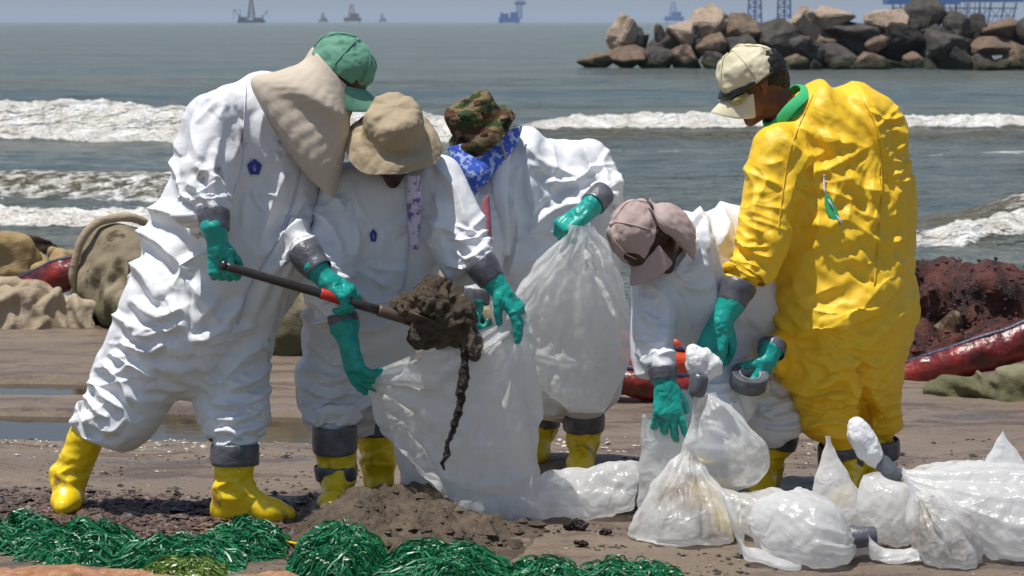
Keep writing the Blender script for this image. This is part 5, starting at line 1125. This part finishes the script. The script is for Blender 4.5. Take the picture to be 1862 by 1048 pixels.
mc = empty('mud_load', P(790, 640, Ym), 'clump of wet dark mud heaped on the shovel blade with a long strand dripping', 'mud')
obj('clump', V, Q, MUDW, mc, sub=1)
pts = [(846, 628, 10), (845, 655, 7.5), (843, 690, 10.5), (838, 720, 9), (832, 752, 9.5), (824, 782, 8), (817, 806, 4.5), (812, 830, 5.5), (806, 842, 4), (807, 856, 2)]
v, f = tube([P(a, b, 7.69) for i, (a, b, c) in enumerate(pts)], [S(c, Ym)*.85 for *_, c in pts], 12, 90); dv = nz(v, 45, 3, 3)*.009+nz(v, 18, 5, 2)*.008; v[:, 0] += dv; v[:, 1] += nz(v, 45, 8, 3)*.008; obj('strand', v, f, OILM, mc, sub=1)

# weed and debris line, clods, shells
def ga(px0, px1, py0, py1, bias=None):
    def fn(r_):
        while True:
            px, py = r_.uniform(px0, px1), r_.uniform(py0, py1)
            if bias is None or r_.random() < bias(px, py): break
        g0 = G(px, py); return g0[0], g0[1], float(gheight(np.array([g0[0]]), np.array([g0[1]]))[0])
    return fn
MD = {'weed': simple('dark_purple_brown_seaweed', (.038, .018, .018), .5, .6, 30, .002, col2=(.13, .075, .05)), 'clod': simple('dark_damp_clods', (.035, .025, .02), .7, .4, 20, .003), 'shell': simple('pale_shell', (.50, .44, .36), .5, .2, 20, 0), 'chip': simple('brown_wood_chips', (.16, .10, .06), .8, .4, 20, 0)}
band_b = lambda px, py: math.exp(-((py-(930+px*.052))/26)**2)
o = clods('seaweed_litter', 5200, ga(-120, 640, 885, 1045, band_b), .011, MD['weed'], seed=5, flat=.35); tag(o, kind='stuff')
o = clods('wood_litter', 1300, ga(-120, 900, 890, 1045, band_b), .009, MD['chip'], seed=6, flat=.3); tag(o, kind='stuff')
o = clods('seaweed_litter', 2200, ga(-200, 2000, 795, 1048, lambda px, py: float(np.clip(fbm(np.array([px/160.]), np.array([py/14.]), 5, 3)[0]*3, .03, 1))), .006, MD['clod'], seed=7, flat=.35); tag(o, kind='stuff')
o = clods('shell_litter', 550, ga(-100, 1500, 792, 838, lambda px, py: .15+.85*math.exp(-((py-806)/10)**2)), .006, MD['shell'], seed=8, flat=.4); tag(o, kind='stuff')
o = clods('shell_litter', 260, ga(-100, 1900, 830, 1045), .004, MD['shell'], seed=9, flat=.4); tag(o, kind='stuff')
for px, py, s_, lb in ((1050, 963, .026, 'black lump of tar on the sand under the big held bag'), (1102, 972, .012, 'tiny dark tar crumb between the tied bag and the larger tar lumps'), (1060, 992, .014, 'small dark tar lump on the sand nearest the green netting')):
    g0 = G(px, py); V, Q = implicit([cap(g0+(-s_, 0, s_*.5), g0+(s_*.7, 0, s_*.5), s_*.8, s_*.6, .01), cap(g0+(0, 0, s_), g0+(s_*.3, 0, s_*.9), s_*.5, s_*.4, .01)], .004, 1); N = vnormals(V, Q); V = V+N*(nz(V, 60, 3, 3)*.010)[:, None]
    o = obj('tar_lump', V, Q, OILM, loc=g0); tag(o, lb, 'tar lump', 'tar lumps on the sand')
# coarse orange sand in the corner
def orange(pxs, label, cx, cy, rx, ry, h, seed):
    c = G(cx, cy); xs = np.arange(c[0]-rx*1.1, c[0]+rx*1.1, .012); ys = np.arange(c[1]-ry*1.1, c[1]+ry*1.1, .012); X, Yg = np.meshgrid(xs, ys, indexing='ij')
    d = ((X-c[0])/rx)**2+((Yg-c[1])/ry)**2; hh = np.clip(1-d, 0, 1)**.6*h*(1+.25*fbm(X*6, Yg*6, seed, 4))-.02+.012*fbm(X*25, Yg*25, seed+1, 4)
    o = obj('sand_mound', np.stack([X, Yg, hh], -1).reshape(-1, 3), grid_faces(*X.shape)[:, ::-1], ORG, loc=(*c[:2], 0)); tag(o, label, 'sand mound')
def og():
    m, n, l, b = newmat('coarse_orange_sand'); t = NT(m); c = t.mix(t.ramp(t.noise(26, 6, .7), [(.35, 0.), (.65, 1.)]), (.33, .15, .07), (.56, .32, .19)); t.base(t.mix(t.ramp(t.noise(90, 3, .8), [(.6, 0.), (.68, .7)]), c, (.12, .05, .025))); t.set(Roughness=.9, Specular_IOR_Level=.2)
    t.bump(t.noise(60, 6, .75), .012); return m
ORG = og()
orange(0, 'crumbly orange sand mound in the nearest corner below the green netting', 60, 1070, .58, .20, .075, 3)
orange(0, 'small ridge of orange sand between two green net bundles at the bottom edge', 480, 1062, .16, .10, .05, 5)

# ---- shredded green netting
def net_mat(name, c1, c2):
    m, n, l, b = newmat(name); t = NT(m); t.base(t.mix(t.ramp(t.noise(30, 4, .7), [(.3, 0.), (.7, 1.)]), c1, c2)); t.set(Roughness=.40, Specular_IOR_Level=.6); return m
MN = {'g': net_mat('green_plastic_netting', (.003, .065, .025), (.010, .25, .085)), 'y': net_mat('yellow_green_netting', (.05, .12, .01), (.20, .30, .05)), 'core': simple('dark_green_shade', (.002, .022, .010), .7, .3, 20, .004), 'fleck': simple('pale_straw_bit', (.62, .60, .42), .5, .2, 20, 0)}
def bundle(name_label, px0, px1, pytop, pybot, lean=0, n=2600, mat='g', seed=0, ry=.16):
    r_ = np.random.default_rng(seed); bot = G((px0+px1)/2, pybot); Yc = bot[1]+ry; rx = S((px1-px0)/2, Yc)*.92; h = max(.035, (S(pybot-pytop, Yc)-ry*.20)*.66); c = np.array((bot[0], Yc, 0))
    e = empty('netting_bundle', c, name_label, 'netting', 'bundles of shredded green netting')
    def surf(u, v):  # u,v in -1..1
        d = np.sqrt(u*u+v*v); return np.stack([c[0]+u*rx, c[1]+v*ry, h*np.sqrt(np.clip(1-d**1.6, 0, 1))*(1+.38*vn(u*2.2+seed, v*2.2)+.15*vn(u*5+seed, v*4))+.004], -1)
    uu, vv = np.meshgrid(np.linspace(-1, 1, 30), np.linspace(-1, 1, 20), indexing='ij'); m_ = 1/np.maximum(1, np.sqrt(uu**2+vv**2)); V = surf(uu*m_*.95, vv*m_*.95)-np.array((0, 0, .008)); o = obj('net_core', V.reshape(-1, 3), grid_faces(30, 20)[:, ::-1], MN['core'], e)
    K = 7; a0 = r_.uniform(0, 6.283, n); rr = np.sqrt(r_.uniform(0, .8, n)); u = rr*np.cos(a0); v = rr*np.sin(a0); ang = r_.normal(0, .75, n)+np.arctan2(v*.7-.30, (u+lean*.6)*1.6+.001)+.7*np.sin(u*4+seed); cv = r_.normal(0, .16, n); ln = r_.uniform(.25, .75, n)/K*1.6; lift = r_.uniform(0, .008, n)+(r_.random(n) < .05)*.02
    pts = []
    for k in range(K):
        p = surf(np.clip(u, -1.1, 1.1), np.clip(v, -1.1, 1.1)); p[:, 2] += lift*(math.sin(math.pi*(k+.3)/(K))) +.002; p += r_.normal(0, .0016, p.shape); pts.append(p); ang = ang+cv+r_.normal(0, .12, n); u = u+np.cos(ang)*ln; v = v+np.sin(ang)*ln*rx/ry*.55
    Pm = np.stack(pts, 1); T = np.gradient(Pm, axis=1); T /= np.linalg.norm(T, axis=2, keepdims=True)+1e-9; nr = r_.normal(size=(n, 1, 3)); W = np.cross(T, nr); W /= np.linalg.norm(W, axis=2, keepdims=True)+1e-9
    wd_ = (r_.uniform(.0012, .0032, n)[:, None]*np.array([.6, 1, 1, 1, 1, .8, .3])[None])[..., None]; A = Pm-W*wd_; B = Pm+W*wd_; V = np.stack([A, B], 2).reshape(-1, 3)
    f = []; i0 = np.arange(n)[:, None]*K*2+np.arange(K-1)[None]*2; i0 = i0.ravel(); Fq = np.stack([i0, i0+1, i0+3, i0+2], 1)
    o = obj('net_strand', V, Fq, MN[mat], e, smooth=False); tag(o, kind='stuff')
    def af(rq):
        uq, vq = rq.uniform(-.85, .85), rq.uniform(-.95, .3); s_ = surf(np.array(uq), np.array(vq)); return s_[0], s_[1], s_[2]+.01
    o = clods('straw_bit', 32, af, .0040, MN['fleck'], e, seed=seed+2, flat=.4); tag(o, kind='stuff')
bundle('green netting bundle cut by the picture edge beside the rear boot', -90, 110, 938, 1012, .5, 2400, seed=1)
bundle('flat green netting bundle just in front of the rear boot', 20, 245, 950, 1032, .4, 3400, seed=2)
bundle('long low green netting bundle between the two leftmost boots', 195, 440, 982, 1046, -.5, 3400, seed=3)
bundle('green netting bundle directly under the toe of the front boot', 345, 515, 950, 1022, .5, 3200, seed=4)
bundle('yellowish green net tuft at the bottom edge, the only pale one', 250, 400, 1022, 1066, 0, 1500, 'y', seed=5, ry=.10)
bundle('tallest green netting bundle, in front of the mud heap', 515, 708, 946, 1062, -.2, 4600, seed=6, ry=.18)
bundle('broad green netting bundle at the foot of the mud heap', 680, 925, 988, 1066, -.1, 3800, seed=7)
bundle('small green netting clump peeking in below the tar lumps', 925, 1060, 1030, 1070, 0, 1600, seed=8, ry=.12)
bundle('thin green netting strip below the tied bag', 1060, 1245, 1036, 1072, 0, 1600, seed=9, ry=.12)
v, f = tube([G(430, 985)+(0, 0, .03), G(480, 990)+(0, 0, .035), G(520, 996)+(0, 0, .02), G(560, 1010)+(0, 0, .03)], .004, 6, 16); o = obj('yellow_cord', v, f, M['boot'] if 'boot' in M else None, loc=G(500, 992)); tag(o, 'thin yellow cord lying across the green netting by the front boot', 'cord')
# ================================================================ plastic bags
def film(name, alpha=.22, tint=(.94, .94, .93), rough=.24, dirt=0, seed=0):
    m, n, l, b = newmat(name); t = NT(m)
    c = tint
    if dirt: c = t.mix(t.ramp(t.noise(4.5, 7, .7, t.map((1, 1, 1), (seed, 1, 0))), [(.50, 0.), (.66, dirt)]), tint, (.36, .26, .16))
    t.base(c); t.set(Roughness=rough, Specular_IOR_Level=.65)
    tr = n.new('ShaderNodeBsdfTranslucent'); tp = n.new('ShaderNodeBsdfTransparent'); m1 = n.new('ShaderNodeMixShader'); m2 = n.new('ShaderNodeMixShader')
    if dirt: l.new(c, tr.inputs[0])
    else: tr.inputs[0].default_value = (*tint, 1)
    m1.inputs[0].default_value = .58; l.new(b.outputs[0], m1.inputs[1]); l.new(tr.outputs[0], m1.inputs[2])
    m2.inputs[0].default_value = alpha; l.new(m1.outputs[0], m2.inputs[1]); l.new(tp.outputs[0], m2.inputs[2]); l.new(m2.outputs[0], n['Material Output'].inputs['Surface'])
    mp = t.n.new('ShaderNodeTexNoise'); mp.inputs['Scale'].default_value = 7; l.new(t.coord(), mp.inputs['Vector'])
    vm = n.new('ShaderNodeVectorMath'); vm.operation = 'SCALE'; vm.inputs['Scale'].default_value = .25; l.new(mp.outputs['Color'], vm.inputs[0]); va = n.new('ShaderNodeVectorMath'); l.new(t.coord(), va.inputs[0]); l.new(vm.outputs[0], va.inputs[1])
    v1 = t.vor(9, va.outputs[0]); b1 = t.bump(t.ramp(v1, [(0, 1.), (.14, 0.)]), .0016); v2 = t.vor(21, va.outputs[0]); b2 = t.bump(t.ramp(v2, [(0, 1.), (.16, 0.)]), .0006, 1, b1)
    b3 = t.bump(t.noise(11, 3, .5), .010, 1, b2); l.new(b3, tr.inputs['Normal']) if 'Normal' in tr.inputs else None
    return m
MF = {'clear': film('clear_wet_film', .24, dirt=.75, seed=8), 'film': film('milky_plastic_film', .27), 'thin': film('thin_clear_film', .38), 'solid': film('white_plastic_film', .12), 'dirty': film('mud_smeared_film', .2, dirt=.85, seed=3), 'knot': simple('twisted_white_plastic', (.76, .76, .75), .35, .08, 14, .008, 30, .6)}
def bag_piece(name, rows, Y, mat, parent, nu=44, nv=64, grow=1.07, steps=50, shape=.03, pinrows=(0,), closed=True, arc=(0, 2*math.pi), seed=0, floor=.004, coll=(), ridges=None, grav=6, bend=.9, solid=0, sub=1, lines=(), crump=.022):
    """rows: (xl, yl, xr, yr, depth radius m, dy)"""
    rw = [(P(a, b, Y+(q[5] if len(q) > 5 else 0)), P(c, d, Y+(q[6] if len(q) > 6 else (q[5] if len(q) > 5 else 0))), q[4]) for q in rows for a, b, c, d in [q[:4]]]
    V, Fq = loft(rw, nu, nv, arc, closed)
    if ridges:
        cnt, amp, r0, r1 = ridges; C = V.reshape(nu, nv, 3).mean(1, keepdims=True); W = V.reshape(nu, nv, 3); t = np.linspace(0, 2*math.pi, nv, endpoint=False); u = np.linspace(0, 1, nu)
        ph = .8*np.sin(3*t+seed)+.5*np.sin(5*t+2*seed); pr = (np.sin(cnt*t+ph)*.6+.4*np.sin(round(cnt*2.3)*t+ph*2+1))*(.55+.45*np.sin(2*t+seed)*np.sin(5*t+1.7*seed))*1.3; env = np.clip((u-r0)/.12, 0, 1)*np.clip((r1-u)/.35, 0, 1)
        rad = W-C; W = W+rad/(np.linalg.norm(rad, axis=2, keepdims=True)+1e-6)*(amp*env[:, None]*pr[None])[..., None]; V = W.reshape(-1, 3)
    if floor is not None: V[:, 2] = np.maximum(V[:, 2], floor)
    w = np.zeros((nu, nv))
    for r in pinrows: w[r] = 1
    x = drape(V, Fq, coll, w.ravel(), None, gpar=1+(grow-1)*.75, gper=1+(grow-1)*.75, steps=steps, grav=grav, shape=shape, seed=seed, bend=bend, floor=floor, jitter=.003)
    x = folds(x, Fq, lines, 1.0); Nn = vnormals(x, Fq); x = x+Nn*((.22-np.abs(nz(x, 6.5, seed, 3)))*crump)[:, None]; return obj(name, x, Fq, MF[mat], parent, sub=sub, solid=solid)
def mudmass(parent, caps_, mat=None, seed=0):
    V, Q = implicit(caps_, .014, 2); N = vnormals(V, Q); V = V+N*(nz(V, 9, seed, 3)*.012)[:, None]; V[:, 2] = np.maximum(V[:, 2], .006); return obj('mud_fill', V, Q, mat or MUD, parent)

# big bag held open under the shovel
b1 = empty('plastic_bag', G(890, 945), 'biggest milky plastic bag, held open under the shovelled mud', 'plastic bag', 'plastic bags')
bag_piece('bag_film', [(652, 690, 962, 566, .06, -.33, -.35), (664, 700, 968, 600, .09, -.30, -.32), (690, 735, 976, 680, .11, -.26), (728, 790, 978, 770, .12, -.24), (766, 840, 980, 840, .12, -.23), (800, 885, 984, 895, .12, -.22), (826, 925, 990, 925, .12, -.22), (850, 940, 1000, 938, .10, -.22)], 8.12, 'film', b1, 44, 64, 1.05, 60, .05, (0,), seed=3, lines=burst(664, 694, 20, 300, 10, 75, 11, 51, 6, .024, .12)+burst(952, 588, 20, 330, 75, 150, 11, 52, 6, .024, .12)+burst(850, 900, 10, 130, -160, -20, 8, 53, 6, .012)+[([(665, 690), (740, 730), (800, 780), (850, 860)], 9, .026), ([(670, 695), (720, 790), (790, 880)], 9, .028), ([(680, 690), (780, 700), (860, 730)], 9, .026), ([(950, 590), (920, 680), (860, 760), (830, 840)], 10, .032), ([(955, 600), (950, 700), (960, 800)], 9, .026), ([(940, 600), (880, 640), (830, 700)], 9, .026), ([(790, 860), (860, 880), (960, 880)], 9, .026), ([(900, 700), (880, 800), (900, 880)], 9, .022), ([(820, 740), (850, 800), (930, 850)], 9, .022), ([(660, 680), (740, 650), (800, 650)], 8, .012)])
bag_piece('bag_tail', [(930, 870, 930, 946, .10), (990, 852, 985, 950, .12), (1050, 842, 1040, 948, .12), (1115, 830, 1095, 940, .12), (1160, 828, 1150, 915, .10)], 7.98, 'film', b1, 36, 50, 1.10, 45, .04, (0,), seed=5, crump=.05)
bag_piece('bag_fold', [(716, 788, 740, 780, .02, .12), (720, 830, 770, 820, .05, .1), (735, 880, 820, 870, .07, .06), (790, 915, 860, 910, .06, .0)], 7.98, 'solid', b1, 26, 40, 1.07, 35, .05, (0,), seed=7)
bag_piece('bag_fold', [(820, 905, 900, 905, .05, 0), (835, 925, 905, 925, .05, 0), (870, 942, 905, 942, .03, 0)], 7.80, 'thin', b1, 20, 34, 1.08, 30, .05, (0,), seed=9)
mudmass(b1, chain([(1100, 925, 0, 22), (1150, 915, .02, 20)], 7.98, .02), seed=4)
# bag gripped by the person in camouflage hat
b2 = empty('plastic_bag', P(1066, 560, 8.2), 'wide white bag hanging from the fist of the person in the camouflage hat', 'plastic bag', 'plastic bags')
bag_piece('bag_film', [(1036, 408, 1080, 412, .03, -.42), (1006, 440, 1104, 440, .05, -.40), (962, 486, 1126, 488, .06, -.35), (928, 548, 1144, 552, .065, -.31), (920, 608, 1152, 618, .06, -.30), (938, 660, 1134, 676, .055, -.30), (982, 700, 1114, 716, .05, -.30), (1028, 738, 1096, 742, .04, -.30)], 8.65, 'film', b2, 64, 84, 1.06, 60, .06, (0,), ridges=(9, .014, .0, .8), seed=11, floor=None, lines=burst(1060, 425, 25, 320, 50, 140, 18, 54, 6, .020, .12)+[([(985, 520), (1010, 600), (990, 680)], 8, .02), ([(1090, 520), (1080, 600), (1100, 690)], 8, .02), ([(960, 640), (1040, 660), (1120, 640)], 8, .014)])

# small open bag with the gloved hand in it
b3 = empty('plastic_bag', G(1195, 920), 'small upright bag with the hand of the pink cap person in its mouth', 'plastic bag', 'plastic bags')
bag_piece('bag_film', [(1163, 756, 1252, 768, .07, 0), (1162, 800, 1246, 810, .08, 0), (1160, 860, 1242, 860, .08, 0), (1160, 905, 1236, 905, .07, 0), (1166, 922, 1230, 922, .05, 0)], 7.80, 'film', b3, 30, 48, 1.05, 40, .05, (0,), seed=15)
# tied bag in the middle
b4 = empty('plastic_bag', G(1240, 990), 'pear shaped tied bag with mud at the bottom held up by its twisted neck', 'plastic bag', 'plastic bags')
bag_piece('bag_film', [(1262, 716, 1286, 718, .022), (1252, 762, 1276, 766, .024), (1238, 815, 1266, 820, .03), (1208, 858, 1286, 856, .09), (1172, 905, 1322, 896, .16), (1148, 948, 1340, 940, .19), (1150, 976, 1336, 972, .18), (1180, 992, 1300, 992, .13)], 7.62, 'clear', b4, 70, 120, 1.04, 40, .06, (0, 1, 2), ridges=(13, .010, .25, 1.05), seed=17, lines=burst(1248, 815, 20, 190, 50, 135, 16, 55, 5, .016, .12))
mudmass(b4, chain([(1186, 966, .02, 26), (1240, 966, .02, 36), (1300, 964, .02, 26)], 7.63, .03)+chain([(1215, 958, .0, 34), (1270, 956, .0, 34)], 7.63, .03), MUD, 5)
v, f = tube([P(1276, 680, 7.6), P(1272, 690, 7.6), P(1268, 708, 7.6), P(1266, 722, 7.6)], [.026, .030, .030, .026], 16); o = obj('tape_band', v, f, M['tape'], b4, sub=1)
V, Q = implicit(chain([(1262, 640, 0, 15), (1268, 662, 0, 20), (1276, 684, 0, 15)], 7.63, .01)+chain([(1285, 650, 0, 16), (1296, 668, 0, 17), (1282, 686, 0, 12)], 7.63, .01), .006, 2); N = vnormals(V, Q); obj('knot', V+N*(nz(V, 25, 3, 3)*.010)[:, None], Q, MF['knot'], b4, sub=1)
bag_piece('loose_film', [(1276, 715, 1300, 712, .03, .05), (1262, 745, 1345, 745, .07, .02), (1256, 785, 1385, 790, .10, 0), (1262, 825, 1397, 830, .11, 0), (1280, 860, 1385, 860, .09, 0), (1310, 880, 1350, 880, .04, 0)], 7.72, 'thin', b4, 44, 64, 1.09, 50, .05, (0,), ridges=(8, .010, .0, .9), seed=19, floor=None, lines=burst(1285, 715, 12, 170, 40, 110, 10, 60, 6, .016, .15))
# roll of tape
rc = P(1362, 690, 7.84); tr = empty('tape_roll', rc, 'roll of dark grey duct tape held beside the tied bag', 'tape roll')
axz = np.array((.12, -.42, .90)); axz /= np.linalg.norm(axz); e1 = np.cross(axz, (0, 1, 0)); e1 /= np.linalg.norm(e1); e2 = np.cross(axz, e1)
def ringmesh(prof, n=40):
    V = [rc+axz*h+(e1*math.cos(2*math.pi*j/n)+e2*math.sin(2*math.pi*j/n))*r for r, h in prof for j in range(n)]; f = grid_faces(len(prof), n, True, True); return np.array(V), f
v, f = ringmesh([(.036, -.026), (.060, -.027), (.061, -.026), (.062, .026), (.060, .027), (.036, .026)]); obj('tape_coil', v, f, M['tape'], tr)
v, f = ringmesh([(.032, -.025), (.0365, -.028), (.0365, .028), (.032, .025)]); obj('core_ring', v, f, simple('grey_card_core', (.30, .29, .30), .8, .1, 20, 0), tr)

# pile on the right
g1_ = empty('plastic_bag', G(1470, 1035), 'full white bag lying nearest with grey taped neck pointing to the brown stained bag', 'plastic bag', 'plastic bags')
bag_piece('bag_film', [(1362, 935, 1372, 985, .03), (1385, 900, 1396, 1022, .09), (1430, 882, 1440, 1036, .15), (1480, 886, 1490, 1040, .17), (1520, 910, 1528, 1034, .14), (1544, 940, 1548, 1010, .07), (1560, 958, 1562, 998, .035), (1578, 960, 1578, 998, .03)], 7.30, 'solid', g1_, 60, 80, 1.06, 45, .05, (0, 59), ridges=(13, .010, .35, 1.3), seed=21, lines=burst(1545, 978, 15, 190, 140, 220, 14, 56, 6, .016, .15))
mudmass(g1_, chain([(1420, 965, 0, 40), (1490, 965, 0, 46)], 7.33, .04), seed=6)
v, f = tube([P(1540, 978, 7.29), P(1552, 977, 7.285), P(1575, 976, 7.28), P(1594, 974, 7.28)], [.036, .037, .032, .027], 18, 14); v = v+nz(v, 30, 3, 2)[:, None]*.005; obj('tape_band', v, f, M['tape'], g1_, sub=1)
bag_piece('neck_tail', [(1578, 962, 1578, 992, .02), (1600, 982, 1592, 1012, .035), (1635, 988, 1625, 1030, .04), (1668, 985, 1660, 1036, .035), (1672, 1000, 1670, 1030, .01)], 7.26, 'solid', g1_, 30, 40, 1.08, 40, .05, (0,), seed=23)
bag_piece('bag_corner', [(1345, 915, 1352, 985, .03), (1330, 900, 1345, 995, .05), (1318, 888, 1350, 1005, .04), (1306, 880, 1340, 960, .01)], 7.34, 'film', g1_, 26, 36, 1.07, 35, .05, (0,), seed=25)
bag_piece('bag_corner', [(1345, 975, 1352, 1010, .03), (1372, 990, 1380, 1014, .05), (1440, 1010, 1448, 1036, .06), (1452, 1024, 1456, 1036, .02)], 7.20, 'film', g1_, 24, 30, 1.07, 35, .05, (0,), seed=26)
g2_ = empty('plastic_bag', G(1500, 980), 'empty stiff film standing up in a sharp point before the yellow coveralls', 'plastic bag', 'plastic bags')
bag_piece('bag_film', [(1502, 793, 1508, 795, .006), (1494, 825, 1526, 825, .02), (1484, 860, 1548, 862, .045), (1478, 900, 1568, 900, .07), (1484, 940, 1572, 945, .08), (1500, 975, 1560, 980, .06)], 7.62, 'film', g2_, 40, 50, 1.05, 40, .07, (0,), seed=27)
g3_ = empty('plastic_bag', G(1330, 960), 'low white bag between the tied bag and the pointed film', 'plastic bag', 'plastic bags')
bag_piece('bag_film', [(1306, 880, 1316, 930, .02), (1350, 885, 1360, 965, .08), (1400, 882, 1410, 985, .12), (1450, 890, 1460, 985, .12), (1500, 900, 1500, 980, .09)], 7.62, 'film', g3_, 40, 56, 1.08, 40, .05, (0,), seed=29)
g4_ = empty('plastic_bag', G(1620, 990), 'thin see-through bag slumped between the pointed film and the brown stained bag', 'plastic bag', 'plastic bags')
bag_piece('bag_film', [(1570, 865, 1600, 860, .02), (1562, 890, 1650, 868, .07), (1560, 930, 1662, 920, .10), (1575, 970, 1655, 965, .09), (1590, 995, 1640, 990, .06)], 7.52, 'film', g4_, 40, 56, 1.07, 40, .05, (0,), seed=31)
g5_ = empty('plastic_bag', G(1715, 1032), 'brown stained bag with radiating folds in the middle of the heap of bags', 'plastic bag', 'plastic bags')
bag_piece('bag_film', [(1658, 880, 1672, 892, .02), (1655, 905, 1720, 895, .08), (1650, 945, 1765, 925, .14), (1660, 985, 1782, 975, .16), (1682, 1020, 1778, 1010, .14), (1700, 1034, 1760, 1032, .09)], 7.28, 'dirty', g5_, 54, 90, 1.06, 40, .06, (0,), ridges=(15, .010, .0, 1.2), seed=33, lines=burst(1668, 888, 10, 160, 10, 85, 12, 59, 5, .016, .12))
mudmass(g5_, chain([(1700, 975, 0, 36), (1740, 985, 0, 38)], 7.30, .03), MUDW, 7)
g6_ = empty('plastic_bag', G(1820, 1035), 'largest full white bag at the edge of view with a pointed corner of film', 'plastic bag', 'plastic bags')
bag_piece('bag_film', [(1640, 850, 1650, 885, .05), (1690, 848, 1700, 930, .12), (1745, 840, 1770, 985, .18), (1810, 835, 1812, 1030, .22), (1870, 838, 1870, 1040, .24), (1940, 860, 1940, 1040, .20), (1990, 920, 1990, 1020, .1)], 7.42, 'solid', g6_, 70, 90, 1.06, 45, .05, (0, 69), ridges=(9, .012, .0, 1.3), seed=35, lines=burst(1660, 862, 20, 280, -10, 45, 12, 57, 7, .018, .15)+burst(1850, 1030, 20, 160, -160, -30, 9, 58, 7, .016))
bag_piece('film_corner', [(1822, 783, 1828, 785, .005), (1800, 820, 1852, 822, .025), (1782, 858, 1878, 862, .05), (1776, 890, 1890, 890, .06)], 7.50, 'film', g6_, 34, 44, 1.04, 30, .08, (0,), seed=37, floor=None)
mudmass(g6_, chain([(1800, 960, .02, 60), (1890, 950, .02, 70)], 7.46, .04), seed=8)
g7_ = empty('plastic_bag', G(1690, 940), 'lumpy soiled bag with a tall white knotted neck wrapped in grey tape', 'plastic bag', 'plastic bags')
bag_piece('bag_film', [(1636, 850, 1642, 880, .03), (1670, 842, 1676, 905, .08), (1715, 832, 1722, 920, .11), (1760, 835, 1768, 925, .11), (1800, 860, 1800, 920, .06)], 7.62, 'dirty', g7_, 40, 60, 1.09, 40, .05, (0,), ridges=(11, .012, .0, 1.2), seed=39)
V, Q = implicit(chain([(1556, 776, 0, 17), (1566, 796, 0, 22), (1582, 822, 0, 21), (1598, 842, 0, 13)], 7.62, .02), .006, 2); N = vnormals(V, Q); obj('knotted_neck', V+N*(nz(V, 22, 3, 3)*.008)[:, None], Q, MF['knot'], g7_, sub=1)
v, f = tube([P(1592, 832, 7.62), P(1606, 846, 7.62), P(1622, 860, 7.61), P(1636, 872, 7.6)], [.022, .030, .029, .020], 16, 12); v = v+nz(v, 30, 4, 2)[:, None]*.006; obj('tape_band', v, f, M['tape'], g7_, sub=1)
